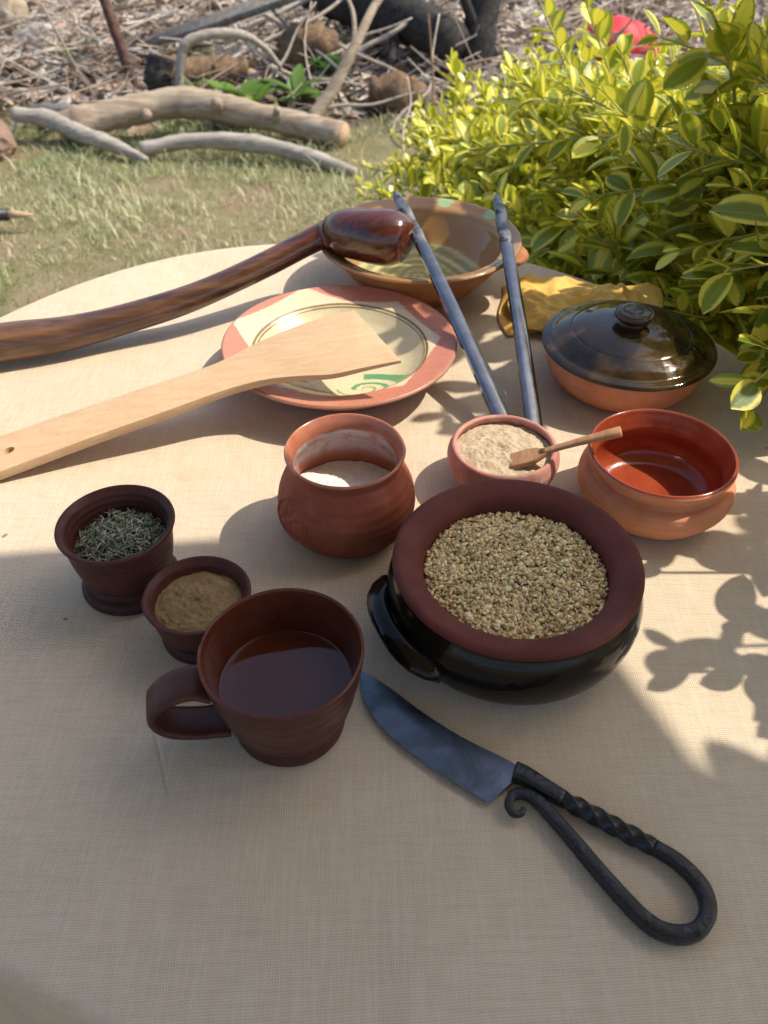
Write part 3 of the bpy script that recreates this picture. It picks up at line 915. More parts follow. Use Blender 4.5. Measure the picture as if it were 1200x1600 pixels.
# ------------------------------------------------------------------ jar
JAR = [(.001, .0015), (.028, .001), (.040, .0025), (.0475, .010), (.0520, .020), (.0530, .030), (.0515, .040), (.0478, .050), (.0435, .0580), (.0415, .0630), (.0418, .0670), (.0440, .0712), (.0450, .0742)]
def jar():
    t = empty('clay_jar', (-.0287, .4855, T), 0); tag(t, 'round red clay jar with an embossed flower and white salt inside', 'jar')
    lathe('body', JAR, TERRA_JAR, t, seed=21, wob=.004)
    N = NT('jar_inside')
    f = N.step(N.noise(45, 6, .65), .35, .68)
    col = N.mix(f, (.38, .12, .065), (.45, .17, .10))
    z = N.xyz()[2]
    zone = N.m('MULTIPLY', N.step(z, .030, .045), N.m('SUBTRACT', 1, N.step(N.m('ADD', z, N.m('MULTIPLY', N.noise(30, 2), .008)), .066, .069)))
    film = N.m('MULTIPLY', N.step(N.noise(38, 5, .7, dist=1.2), .34, .56, .35, .95), zone)
    col = N.mix(film, col, (.62, .50, .47))
    ji = N.bsdf(col, .2, spec=.5, normal=N.bump(N.noise(120, 4), .2, .0008))
    lathe('inside', [(.0450, .0742), (.0443, .0757), (.0428, .0752), (.0405, .0715), (.0390, .0665), (.0392, .062), (.0410, .056), (.0450, .048), (.0485, .038), (.0497, .028), (.048, .018), (.042, .009), (.03, .006), (.001, .006)], ji, t, seed=21, wob=.004)
    # embossed medallion following the belly
    pr = spline(JAR, 10)
    k0 = 0
    zs, rs = pr[:, 1], pr[:, 0]
    o_ = np.argsort(zs)
    rz = lambda z: float(np.interp(z, zs[o_], rs[o_]))
    a0, zc, RR = R(219), .034, .0185
    V, F = [], []
    K, S = 30, 96
    for i in range(K + 1):
        q = RR * i / K
        for k in range(S):
            th = 2 * PI * k / S
            u, v = q * math.cos(th), q * math.sin(th)
            s = i / K
            hgt = 0
            hgt += 1.1 * math.exp(-((s - .93) / .045) ** 2)
            pet = abs(math.cos(4 * th))
            hgt += 1.0 * max(0, 1 - ((s - .52) / .30) ** 2) * pet ** .8 * (1 - .6 * math.exp(-(math.sin(8 * th) / .25) ** 2) * .5)
            hgt += .7 * max(0, 1 - ((s - .76) / .10) ** 2) * abs(math.sin(4 * th)) ** 2
            hgt += 1.0 * math.exp(-(s / .13) ** 2)
            z = zc + v
            r = rz(z) + .0002 + .0016 * hgt * (1 if s < .995 else 0) - (.0008 if i == K else 0)
            a = a0 + u / .052
            V.append((r * math.cos(a), r * math.sin(a), z))
    for i in range(K):
        for k in range(S):
            k2 = (k + 1) % S
            F.append((i * S + k, (i + 1) * S + k, (i + 1) * S + k2, i * S + k2))
    mesh('flower_relief', V, F, TERRA_JAR, t)
jar()
powder('white_salt', (-.0287, .4855), .0487, .0255, .003, (.82, .80, .77), (.90, .88, .86), 'white salt at the bottom of the round clay jar', 'salt', 6, .0006, .08)

# ------------------------------------------------------------------ small incurved bowl with flour and scoop
def salt_bowl():
    t = empty('small_bowl', (.0972, .5352, T)); tag(t, 'small dusty pink clay bowl of pale flour', 'bowl')
    lathe('foot', [(.001, .0012), (.026, .001), (.030, .002), (.0305, .005), (.029, .008)], TERRA_PINK, t, seed=31)
    lathe('body', [(.029, .008), (.0365, .012), (.0430, .020), (.0455, .028), (.0452, .034), (.0430, .0395), (.0415, .0415), (.0395, .0415), (.0385, .0395), (.0405, .034), (.0415, .028), (.039, .019), (.030, .012), (.001, .011)], TERRA_PINK, t, seed=31)
salt_bowl()
powder('pale_flour', (.0972, .5352), .0398, .0335, .0045, (.50, .38, .25), (.60, .48, .34), 'pale beige flour heaped in the small pink bowl', 'flour', 8, .0009, .25)
M_SPOON = wood('spoon_wood', (.36, .17, .075), (.47, .25, .125), (14, 3, 3), .45, bump=.2, sc=22)
def spoon():
    p0 = Vector((.1045, .5195, T + .037)); p1 = Vector((.1805, .5105, T + .0725))
    t = empty('wooden_scoop', p0); tag(t, 'little wooden scoop stuck in the flour with its handle out', 'scoop')
    d = p1 - p0; L = d.length
    x = d.normalized(); y = Vector((0, 0, 1)).cross(x).normalized(); z = x.cross(y)
    xf = Matrix((x, y, z)).transposed().to_4x4()
    path = [xf @ Vector((s * L, 0, .0015 * math.sin(s * 3))) for s in (.26, .32, .45, .6, .75, .9, .99, 1.0)]
    tube('handle', path, [.0034, .0030, .0029, .0032, .0038, .0044, .0046, .0038], M_SPOON, t, sides=16, aspect=.72, power=3)
    out = [(-.004, -.0085), (.010, -.0090), (.018, -.0075), (.0235, -.004), (.0265, -.0032), (.0265, .0032), (.0235, .004), (.018, .0075), (.010, .0090), (-.004, .0085)]
    slab('blade', out, -.0022, .0022, M_SPOON, t, .0012, xf)
spoon()

# ------------------------------------------------------------------ right terracotta bowl
def collar_bowl():
    t = empty('terracotta_bowl', (.2160, .5105, T)); tag(t, 'empty terracotta bowl with a collared rim and glossy red inside', 'bowl')
    lathe('body', [(.001, .0015), (.030, .001), (.043, .002), (.0505, .007), (.0565, .015), (.0605, .0225), (.0605, .0300), (.0588, .0345), (.0560, .0362), (.0522, .0368), (.0512, .0395), (.0535, .0450), (.0563, .0490), (.0570, .0515), (.0566, .0535)], TERRA, t, seed=41, wob=.004)
    lathe('inside', [(.0566, .0535), (.0555, .0548), (.0540, .0545), (.0528, .0510), (.0505, .0440), (.0490, .0385), (.0505, .032), (.0525, .0245), (.050, .0150), (.042, .0085), (.028, .0065), (.001, .006)], RED_GLAZE, t, seed=41, wob=.004)
collar_bowl()

# ------------------------------------------------------------------ lidded dish
def lidded():
    t = empty('lidded_dish', (.2300, .6895, T)); tag(t, 'terracotta dish under a dark glossy lid beneath the shrub', 'dish')
    lathe('base', [(.001, .0015), (.035, .001), (.052, .002), (.062, .007), (.070, .017), (.0748, .028), (.0768, .037), (.0772, .0405), (.0755, .0415), (.070, .0395)], TERRA, t, seed=51)
    lid = lathe('lid', [(.0770, .0420), (.0800, .0425), (.0808, .0442), (.0795, .0460), (.0755, .0472), (.072, .0480), (.066, .0520), (.056, .0570), (.0545, .0568), (.050, .0588), (.038, .0622), (.026, .0643), (.016, .0652), (.0135, .0658)], LID_GLAZE, t, seed=52, wob=.004)
    lathe('knob', [(.0135, .0658), (.0125, .0676), (.0135, .0695), (.0165, .0712), (.0182, .0733), (.0182, .0752), (.0172, .0764), (.0158, .0760), (.0145, .0772), (.011, .0778), (.0085, .0770), (.006, .0780), (.001, .0783)], LID_GLAZE, lid, seed=53, wob=.02, segs=64)
lidded()

# ------------------------------------------------------------------ painted plate
STAR = [(-.1078, .0342), (-.0417, .1063), (.0024, .0885), (.0572, .0822), (.0978, .0107), (.0604, -.0722), (.004, -.0770), (-.0523, -.0742), (-.0862, -.0051)]
def in_poly(x, y, poly):
    s = False
    j = len(poly) - 1
    for i in range(len(poly)):
        (xi, yi), (xj, yj) = poly[i], poly[j]
        if (yi > y) != (yj > y) and x < (xj - xi) * (y - yi) / (yj - yi) + xi:
            s = not s
        j = i
    return s
def plate_col(x, y, z):
    red = (.56, .21, .14); cream = (.62, .535, .34); line = (.22, .15, .07); green = (.10, .30, .13)
    r = math.hypot(x, y)
    if r > .1105: return (.44, .20, .13)
    if abs(r - .0842) < .0011 or abs(r - .0815) < .0006: return line
    c = red
    if in_poly(x, y, STAR): c = (.70, .57, .39)
    if r < .0842: c = cream
    # green swirl in the well
    gx_, gy_ = x - .0230, y + .0470
    d = math.hypot(gx_ * .95, gy_ * 1.25)
    an = math.atan2(gy_, gx_)
    q = d + .004 * an
    if d < .042 and r < .080 and gx_ > -.03:
        if .030 < q < .043 and gx_ > 0: c = green
        elif .018 < q < .023: c = green
        elif .009 < q < .0115: c = (.16, .32, .16)
        elif d < .03: c = (.66, .57, .36)
    if r < .079 and y < -.018 and x < -.005:
        s_ = math.sin((y + .3 * x) * 420)
        if s_ > .55 and r > .045: c = (.2, .22, .1)
    return c
M_PLATE = vcol_glaze('painted_plate_glaze', .22)
def plate():
    t = empty('painted_plate', (-.0426, .7044, T)); tag(t, 'red rimmed plate with a cream star and green swirl under the spatula', 'plate')
    lathe('underside', [(.001, .0035), (.056, .003), (.060, .001), (.066, .001), (.070, .004), (.082, .013), (.096, .024), (.107, .032), (.1122, .0352), (.1128, .0370)], PLATE_OUT, t, seed=61, wob=.003)
    pr = [(.1128, .0370), (.1115, .0385), (.1095, .0384), (.102, .0362), (.094, .0340), (.0865, .0322), (.0842, .0312), (.0815, .0292), (.077, .0250), (.069, .0190), (.058, .0145), (.044, .0118), (.025, .0105), (.001, .0100)]
    lathe('painted_face', pr, M_PLATE, t, segs=360, smooth_n=10, seed=61, wob=.003, colorfn=plate_col)
plate()

# ------------------------------------------------------------------ large brown bowl
def bowl_col(x, y, z):
    r = math.hypot(x, y)
    a = math.atan2(y, x)
    c = np.array((.36, .20, .085))
    if r < .070:
        c = np.array((.40, .33, .13))
        w = math.sin((r + .004 * math.sin(3 * a)) * 520)
        if w > .3: c = np.array((.24, .25, .09))
        if w < -.75: c = np.array((.5, .45, .22))
    for sx, sy, sr in ((.035, .100, .010), (.085, .062, .009), (.030, -.005, .013), (-.075, .07, .008), (.0, -.03, .008)):
        if math.hypot(x - sx, (y - sy) * 1.0) < sr * (1 + .2 * math.sin(5 * a)): c = np.array((.30, .42, .20))
    return tuple(c)
M_BOWLIN = vcol_glaze('honey_glaze', .07)
def big_bowl():
    t = empty('brown_bowl', (.040, .893, T)); tag(t, 'large brown glazed bowl at the back holding the club head', 'bowl')
    lathe('body', [(.001, .0015), (.045, .001), (.058, .002), (.066, .008), (.078, .020), (.0885, .034), (.094, .045), (.098, .0490), (.106, .0530), (.1115, .0560), (.1125, .0580)], BOWL_OUT, t, seed=71, wob=.005)
    lathe('glazed_inside', [(.1125, .0580), (.1110, .0597), (.107, .0592), (.100, .0565), (.0940, .0545), (.0905, .0515), (.087, .044), (.080, .032), (.071, .020), (.058, .0115), (.040, .008), (.001, .007)], M_BOWLIN, t, segs=240, smooth_n=8, seed=71, wob=.005, colorfn=bowl_col)
    a = R(-22)
    path = []
    for k in range(9):
        s = -1 + k / 4
        q = a + s * R(13)
        r = .106 + .010 * (1 - s * s)
        path.append((r * math.cos(q), r * math.sin(q), .0535))
    tube('lug_handle', path, [.006, .007, .0075, .008, .008, .008, .0075, .007, .006], BOWL_OUT, t, sides=12, aspect=.55, fixed_up=(0, 0, 1))
big_bowl()

# ------------------------------------------------------------------ wooden club
N = NT('varnished_club')
v = N.scaled((2.5, 14, 14))
gr = N.noise(7, 5, .6, vec=v, dist=.5)
colr = N.mix(N.step(gr, .34, .66), (.055, .022, .011), (.14, .06, .027))
xx = N.xyz()[0]
headm = N.step(xx, .27, .34)
colr = N.mix(headm, colr, N.mix(N.step(gr, .3, .7), (.035, .010, .008), (.13, .030, .016)))
pale = N.step(xx, -.10, .12, .65, 0)
colr = N.mix(pale, colr, N.mix(N.step(gr, .35, .65), (.09, .045, .022), (.25, .135, .065)))
M_CLUB = N.bsdf(colr, N.step(xx, .0, .3, .38, .16), spec=.5, coat=.5, coat_rough=.1, normal=N.bump(N.m('ADD', gr, N.noise(26, 3)), .25, .002))
def club():
    pts = [(-.50, .672, .021), (-.44, .697, .0215), (-.3818, .7242, .0225), (-.3226, .7434, .0220), (-.2641, .7668, .0265), (-.2000, .7926, .0365), (-.1360, .8290, .0505), (-.0760, .8650, .0670), (-.056, .866, .0735), (-.038, .857, .078), (-.014, .8410, .0815), (.010, .8330, .0825), (.022, .8285, .082), (.027, .826, .0815)]
    rad = [.0215, .021, .0205, .0185, .0160, .0147, .0142, .0142, .0195, .0255, .0285, .0280, .023, .012]
    o0 = Vector((-.3818, .7242, T))
    t = empty('wooden_club', o0); tag(t, 'long dark varnished wooden club with a knob head resting in the bowl', 'club')
    t.rotation_euler = (0, 0, R(17))
    inv = t.rotation_euler.to_matrix().inverted()
    L = [inv @ (Vector((p[0], p[1], p[2] + T)) - o0) for p in pts]
    pa = spline([tuple(q) for q in L], 6); rr = spline([(q,) for q in rad], 6)[:, 0]
    cut = 8 * 6
    r2 = np.random.default_rng(2)
    rr = rr * (1 + .02 * np.sin(np.linspace(0, 40, len(rr))))
    tube('handle', pa[:cut + 1], list(rr[:cut + 1]), M_CLUB, t, sides=28, aspect=.92)
    tube('head', pa[cut:], list(rr[cut:]), M_CLUB, t, sides=40, aspect=.98)
club()

# ------------------------------------------------------------------ spatula
M_SPAT = wood('pale_beech', (.60, .39, .22), (.66, .45, .265), (2, 12, 10), .5, bump=.06, sc=12, spec=.35)
def spatula():
    A = Vector((-.3296, .5613, T + .0085)); B = Vector((-.1301, .6468, T + .0475))
    x = (B - A).normalized(); y = Vector((0, 0, 1)).cross(x).normalized(); z = x.cross(y)
    xf = Matrix((x, y, z)).transposed().to_4x4()
    up = [(-.034, .014), (-.026, .0205), (-.010, .0228), (.010, .0225), (.06, .0190), (.1415, .0125), (.190, .0090), (.215, .0110), (.240, .0165), (.265, .0200), (.290, .0205), (.318, .0170), (.3395, .0125)]
    lo = [(.3430, -.0860), (.312, -.0770), (.285, -.0695), (.262, -.0560), (.238, -.0440), (.215, -.0375), (.190, -.0345), (.1425, -.0330), (.081, -.0295), (.02, -.0280), (-.012, -.0265), (-.028, -.0200), (-.036, -.008)]
    uu = [tuple(p) for p in spline(up, 4)]; ll = [tuple(p) for p in spline(lo, 4)]
    outline = uu + ll
    t = empty('wooden_spatula', A); tag(t, 'pale wooden spatula with a slanted blade lying across the plate', 'spatula')
    bm = bmesh.new()
    vs = [bm.verts.new((a, b, 0)) for a, b in outline]
    hole = [bm.verts.new((.010 + .0052 * math.cos(q * 2 * PI / 20), -.003 + .0042 * math.sin(q * 2 * PI / 20), 0)) for q in range(20)]
    es = [bm.edges.new((vs[i], vs[(i + 1) % len(vs)])) for i in range(len(vs))]
    es += [bm.edges.new((hole[i], hole[(i + 1) % 20])) for i in range(20)]
    r_ = bmesh.ops.triangle_fill(bm, edges=es, use_beauty=True, use_dissolve=False)
    def thick(px):
        return float(np.interp(px, [-.03, .15, .22, .30, .345], [.0042, .0042, .0034, .0024, .0014]))
    ex = bmesh.ops.extrude_face_region(bm, geom=list(bm.faces))
    top = set(v for v in ex['geom'] if isinstance(v, bmesh.types.BMVert))
    for v in bm.verts:
        th = thick(v.co.x)
        v.co.z = th if v in top else -th
    bmesh.ops.recalc_face_normals(bm, faces=bm.faces)
    be = [e for e in bm.edges if len(e.link_faces) == 2 and e.calc_face_angle(0) > .9 and not all(abs(v.co.x - .010) < .008 and abs(v.co.y + .003) < .006 for v in e.verts)]
    bmesh.ops.bevel(bm, geom=be, offset=.0011, segments=2, profile=.5, affect='EDGES', clamp_overlap=True)
    bm.transform(xf)
    me = bpy.data.meshes.new('blade_and_handle'); bm.to_mesh(me); bm.free()
    me.materials.append(M_SPAT); me.shade_smooth(); me.set_sharp_from_angle(angle=R(35))
    link(bpy.data.objects.new('blade_and_handle', me), t)
spatula()

# ------------------------------------------------------------------ tongs
N = NT('brushed_steel')
M_STEEL = N.bsdf(N.mix(N.step(N.noise(60, 3), .4, .65), (.24, .24, .245), (.31, .31, .315)), N.step(N.noise(40, 3), .3, .7, .12, .2), metal=1.0, normal=N.bump(N.noise(60, 2), .06, .0006))
N = NT('sooty_steel')
M_SOOT = N.bsdf(N.mix(N.step(N.noise(70, 4), .4, .62), (.045, .045, .047), (.24, .24, .24)), .35, metal=.8, normal=N.bump(N.noise(160, 3), .3, .001))
def tongs():
    hinge = Vector((.1235, .575, T))
    t = empty('steel_tongs', hinge); tag(t, 'open steel tongs leaning from the small bowl onto the brown bowl', 'tongs')
    def arm(P0, P1, lean):
        P0, P1 = Vector(P0) - hinge + Vector((0, 0, T)), Vector(P1) - hinge + Vector((0, 0, T))
        ax = (P1 - P0).normalized(); L = (P1 - P0).length
        side = ax.cross(Vector((lean, 0, 1))).normalized(); nrm = side.cross(ax)
        def sec(s, k):   # U channel section: half width, depth, k index 0..n
            hw = float(np.interp(s, [0, .1, .6, .75, .80, .93, .985, 1], [.0068, .0070, .0064, .0062, .0067, .0064, .0048, .0030]))
            dp = float(np.interp(s, [0, .6, .82, 1], [.0075, .006, .004, .0025]))
            th = .0012
            prof = [(-hw, -dp), (-hw, -.0012), (-hw + .0012, 0), (-hw * .4, .0006), (hw * .4, .0006), (hw - .0012, 0), (hw, -.0012), (hw, -dp),
                    (hw - th, -dp), (hw - th, -.0022), (hw * .4, -.0010), (-hw * .4, -.0010), (-hw + th, -.0022), (-hw + th, -dp)]
            return prof[k]
        def piece(name, s0, s1, n, mat):
            V, F = [], []
            for i in range(n + 1):
                s = s0 + (s1 - s0) * i / n
                wav = .0012 * math.sin((s - .75) * 50) if s > .75 else 0
                c = P0 + ax * L * s + nrm * (.006 * math.sin(PI * s) + wav)
                for k in range(14):
                    a, b = sec(s, k)
                    V.append(c + side * a + nrm * b)
            for i in range(n):
                for k in range(14):
                    k2 = (k + 1) % 14
                    F.append((i * 14 + k, i * 14 + k2, (i + 1) * 14 + k2, (i + 1) * 14 + k))
            F.append(tuple(range(14))); F.append(tuple(n * 14 + k for k in reversed(range(14))))
            o = mesh(name, V, F, mat, t)
            o.data.set_sharp_from_angle(angle=R(40))
        piece('arm', 0, .75, 26, M_STEEL)
        piece('tip', .75, 1, 24, M_SOOT)
    arm((.1132, .578, .0105), (.0127, .8980, .1070), -.10)
    arm((.1340, .578, .0105), (.1272, .929, .0915), .12)
    tube('hinge_bend', [(-.0105, .004, .009), (-.008, -.006, .008), (0, -.010, .008), (.008, -.006, .008), (.0105, .004, .009)], [.0055] * 5, M_STEEL, t, sides=12, aspect=.5, fixed_up=(0, 0, 1))
tongs()

# ------------------------------------------------------------------ yellow cloth
N = NT('mustard_cloth')
M_YEL = N.bsdf(N.mix(N.step(N.noise(40, 4), .35, .65), (.70, .42, .10), (.80, .52, .16)), .85, spec=.15, normal=N.bump(N.noise(420, 3), .4, .001))
def napkin():
    t = empty('mustard_napkin', (.215, .828, T)); tag(t, 'crumpled mustard yellow cloth behind the lidded dish', 'napkin')
    def fold(name, x0, x1, y0, y1, z0, amp, seed, lift):
        r2 = np.random.default_rng(seed); ph = r2.uniform(0, 6, 6)
        n, m = 90, 70
        V, F = [], []
        for j in range(m + 1):
            for i in range(n + 1):
                s, q = i / n, j / m
                x = x0 + (x1 - x0) * s + .006 * math.sin(q * 5 + ph[0]); y = y0 + (y1 - y0) * q + .008 * math.sin(s * 6 + ph[1])
                edge = min(1, min(s, 1 - s, q, 1 - q) * 9)
                z = z0 + edge * (lift * (.35 + .6 * (1 - abs(noise.noise((s * 2.4 + ph[2], q * 1.5, ph[3]))) * 2.6) * (.6 + .4 * math.sin(s * 5 + ph[4]))) + amp * 1.6 * (1 - 2 * abs(noise.noise((s * 6, q * 3.5 + ph[5], 1.)))) + amp * .5 * noise.noise((s * 17, q * 15, 3.)))
                V.append((x, y, max(.0015, z)))
        for j in range(m):
            for i in range(n):
                a = j * (n + 1) + i
                F.append((a, a + 1, a + n + 2, a + n + 1))
        o = mesh(name, V, F, M_YEL, t)
        sm = o.modifiers.new('thick', 'SOLIDIFY'); sm.thickness = .0009; sm.offset = 1
    fold('fold', -.085, .095, -.050, .060, .0015, .003, 1, .017)
    fold('fold', -.075, .070, -.062, .015, .010, .004, 2, .018)
napkin()

# ------------------------------------------------------------------ forged knife
N = NT('forged_blade')
fb = N.noise(30, 5, .65, dist=.8)
colr = N.mix(N.step(fb, .42, .70), (.125, .15, .185), (.075, .09, .11))
scr = N.noise(60, 3, .6, vec=N.scaled((1.5, 1.5, 1.5)))
M_BLADE = N.bsdf(colr, N.step(N.noise(55, 4), .3, .7, .24, .42), metal=.95, normal=N.bump(N.m('ADD', N.noise(45, 3), N.m('MULTIPLY', N.noise(300, 3), .3)), .18, .0012))
N = NT('forged_iron')
M_IRON = N.bsdf(N.mix(N.noise(60, 4), (.008, .009, .011), (.02, .021, .024)), N.step(N.noise(140, 3), .3, .7, .2, .42), metal=.0, spec=.35, normal=N.bump(N.m('ADD', N.noise(95, 2), N.m('MULTIPLY', N.noise(420, 3), .3)), .6, .0014))
def knife():
    t = empty('forged_knife', (.08, .255, T)); tag(t, 'hand forged knife with a curved blade and looped twisted iron handle', 'knife')
    o = Vector((.08, .255, 0))
    spine = [(-.0165, .3385), (0, .3269), (.0243, .3049), (.0473, .2873), (.0696, .274), (.084, .2645)]
    belly = [(-.0155, .3300), (-.0125, .3150), (-.004, .2987), (.0098, .2828), (.0342, .2624), (.0606, .2440)]
    S = spline(spine, 6); B = spline(belly, 6)
    n = len(S); V, F = [], []
    K = 6
    for i in range(n):
        for side in (1, -1):
            for k in range(K + 1):
                q = k / K
                p = S[i] * (1 - q) + B[i] * q
                th = .0017 * (1 - .9 * max(0, (q - .45) / .55))
                V.append((p[0] - o.x, p[1] - o.y, .0042 + side * th * (1 - .5 * (1 - min(1, i / 8)))))
    W = 2 * (K + 1)
    for i in range(n - 1):
        for k in range(K):
            a = i * W + k
            F.append((a, a + 1, a + W + 1, a + W))
            a = i * W + K + 1 + k
            F.append((a, a + W, a + W + 1, a + 1))
        a = i * W
        F.append((a, a + W, a + W + K + 1, a + K + 1))
        F.append((a + K, a + 2 * K + 1, a + W + 2 * K + 1, a + W + K))
    F.append(tuple(range(K + 1)) + tuple(range(2 * K + 1, K, -1)))
    e = (n - 1) * W
    F.append(tuple(e + q for q in range(K, -1, -1)) + tuple(e + q for q in range(K + 1, 2 * K + 2)))
    b = mesh('blade', V, F, M_BLADE, t)
    b.data.set_sharp_from_angle(angle=R(30))
    z = .0062
    Pn = lambda L: [(p[0] - o.x, p[1] - o.y, z) for p in L]
    h1 = spline(Pn([(.0770, .2630), (.0831, .2602), (.0930, .2530), (.1035, .2455)]), 6)
    tube('tang', h1, list(np.linspace(.0056, .0044, len(h1))), M_IRON, t, sides=24, aspect=.92, power=5, fixed_up=(0, 0, 1))
    tw = [np.array(p) for p in Pn([(.1035, .2455), (.1483, .2171)])]
    path = [tuple(tw[0] + (tw[1] - tw[0]) * k / 60) for k in range(61)]
    tube('twist', path, [.0046 * (.88 + .12 * min(1, k / 8, (60 - k) / 8)) for k in range(61)], M_IRON, t, sides=24, power=5, twist=[k / 60 * PI * 2.5 for k in range(61)], fixed_up=(0, 0, 1))
    loop = [(.1483, .2171), (.1601, .2081), (.1686, .195), (.1681, .1817), (.1587, .1722), (.1454, .1715), (.1341, .1785), (.1197, .1977), (.1048, .2208), (.0931, .2378), (.0868, .2457), (.0806, .2489), (.0745, .2477), (.0715, .2425), (.0732, .2373), (.0775, .2366), (.0800, .2398)]
    lp = spline(Pn(loop), 7)
    rr = np.interp(np.linspace(0, 1, len(lp)), [0, .15, .3, .45, .6, .7, .85, 1], [.0041, .0043, .0045, .0042, .0036, .0030, .0024, .0016])
    tube('loop', lp, list(rr), M_IRON, t, sides=24, aspect=.9, power=4.5, fixed_up=(0, 0, 1))
knife()

# ================================================================== SHRUB
N = NT('variegated_leaf')
U = N.attr('u'); Vv = N.attr('v'); rn = N.attr('rnd'); yo = N.attr('young')
au = N.m('ABSOLUTE', U)
wob = N.noise(170, 3, .6)
thr = N.m('ADD', N.m('ADD', N.m('MULTIPLY', rn, 1.05), N.m('MULTIPLY', N.m('SUBTRACT', wob, .5), .9)), -.12)
centre = N.step(N.m('SUBTRACT', thr, au), -.06, .06)
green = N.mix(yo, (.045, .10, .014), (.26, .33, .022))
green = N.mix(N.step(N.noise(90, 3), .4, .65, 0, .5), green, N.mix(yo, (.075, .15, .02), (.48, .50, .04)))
yel = N.mix(yo, (.68, .60, .07), (.90, .78, .09))
marg = N.step(N.m('ADD', au, N.m('MULTIPLY', N.m('SUBTRACT', wob, .5), .8)), .52, .66)
centre = N.m('ADD', N.m('MULTIPLY', centre, N.m('GREATER_THAN', rn, .42)), N.m('MULTIPLY', marg, N.m('LESS_THAN', rn, .42)))
colr = N.mix(centre, green, yel)
vein = N.m('MULTIPLY', N.m('SUBTRACT', 1, N.step(au, .0, .07)), .5)
colr = N.mix(vein, colr, (.45, .46, .12))
rim = N.step(au, .90, 1.0, 0, .45)
colr = N.mix(rim, colr, (.50, .52, .15))
side = N.m('ABSOLUTE', N.m('SINE', N.m('MULTIPLY', N.m('SUBTRACT', Vv, N.m('MULTIPLY', au, .18)), 24)))
nb = N.bump(N.m('ADD', N.m('MULTIPLY', side, .35), N.noise(260, 2)), .25, .0006)
M_LEAF = N.bsdf(colr, .32, spec=.5, normal=nb, trans=(N.mix(.3, colr, (.60, .64, .05)), .30))
M_STEM = wood('green_stem', (.38, .37, .10), (.52, .48, .16), (2, 2, 2), .6, bump=.2, sc=20)
M_SHRUBWOOD = wood('shrub_wood', (.14, .10, .06), (.22, .17, .11), (3, 3, 3), .85, bump=.5, sc=15)

LEAVES = []   # (matrix 4x4, variant, young)
STEMS = []
NVAR = 14
LEAF_VARS = []
for i in range(NVAR):
    r2 = np.random.default_rng(100 + i)
    L, W = 1.0, r2.uniform(.235, .32)
    V, F, uv = leaf_geom(L, W, r2.uniform(-.02, .25), r2.uniform(.12, .55), n=7)
    V[:, 1] += .04 * np.sin(V[:, 0] * 3 + i)
    LEAF_VARS.append((V, F, uv, r2.uniform(.05, .95)))

def ok_point(p):
    if (p[0] - TC.x) ** 2 + (p[1] - TC.y) ** 2 < .50 ** 2 and p[2] < T + .008: return False
    if (p[0] - .23) ** 2 + (p[1] - .69) ** 2 < .085 ** 2 and p[2] < T + .055: return False
    if p[2] < .03: return False
    return True

def sprig(base, direction, length, size, young, r2, droop=.15, npairs=None, spacing=.027):
    d = Vector(direction).normalized()
    p = Vector(base)
    n = npairs or max(3, int(length / spacing))
    step = length / n
    path = [p.copy()]
    roll = r2.uniform(0, PI)
    for i in range(n + 1):
        s = i / n
        d = (d + Vector((r2.normal(0, .06), r2.normal(0, .06), r2.normal(0, .05) - droop * .05))).normalized()
        a = Vector((0, 0, 1)) if abs(d.z) < .9 else Vector((1, 0, 0))
        u = d.cross(a).normalized(); w = d.cross(u)
        if s > .12 or n < 4:
            top = s > .8
            for sgn in (1, -1):
                if r2.random() < .07: continue
                az = roll + i * PI / 2 + (0 if sgn > 0 else PI) + r2.normal(0, .18)
                rad = u * math.cos(az) + w * math.sin(az)
                ang = r2.normal(.95 if not top else .62, .16)
                x = (d * math.cos(ang) + rad * math.sin(ang)).normalized()
                x = (x + Vector((0, 0, .12))).normalized()
                up = Vector((0, 0, 1)) * .55 + SUN * .75 + d * .35 + Vector(r2.normal(0, .28, 3))
                z = (up - x * up.dot(x)).normalized(); y = z.cross(x)
                sz = size * (.72 + .4 * math.sin(PI * min(1, s * .95 + .12))) * r2.uniform(.8, 1.15) * (.75 if top else 1)
                yy = min(1, max(0, young + (.25 if top else -.08) + r2.normal(0, .18)))
                M = Matrix((x, y, z)).transposed().to_4x4()
                q = p + rad * .0015
                if ok_point(q + x * sz * .6) and ok_point(q + x * sz):
                    M.translation = q
                    LEAVES.append((M, sz, int(r2.integers(0, NVAR)), yy))
        if i < n:
            p = p + d * step
            path.append(p.copy())
    STEMS.append((path, .0013 + length * .006))

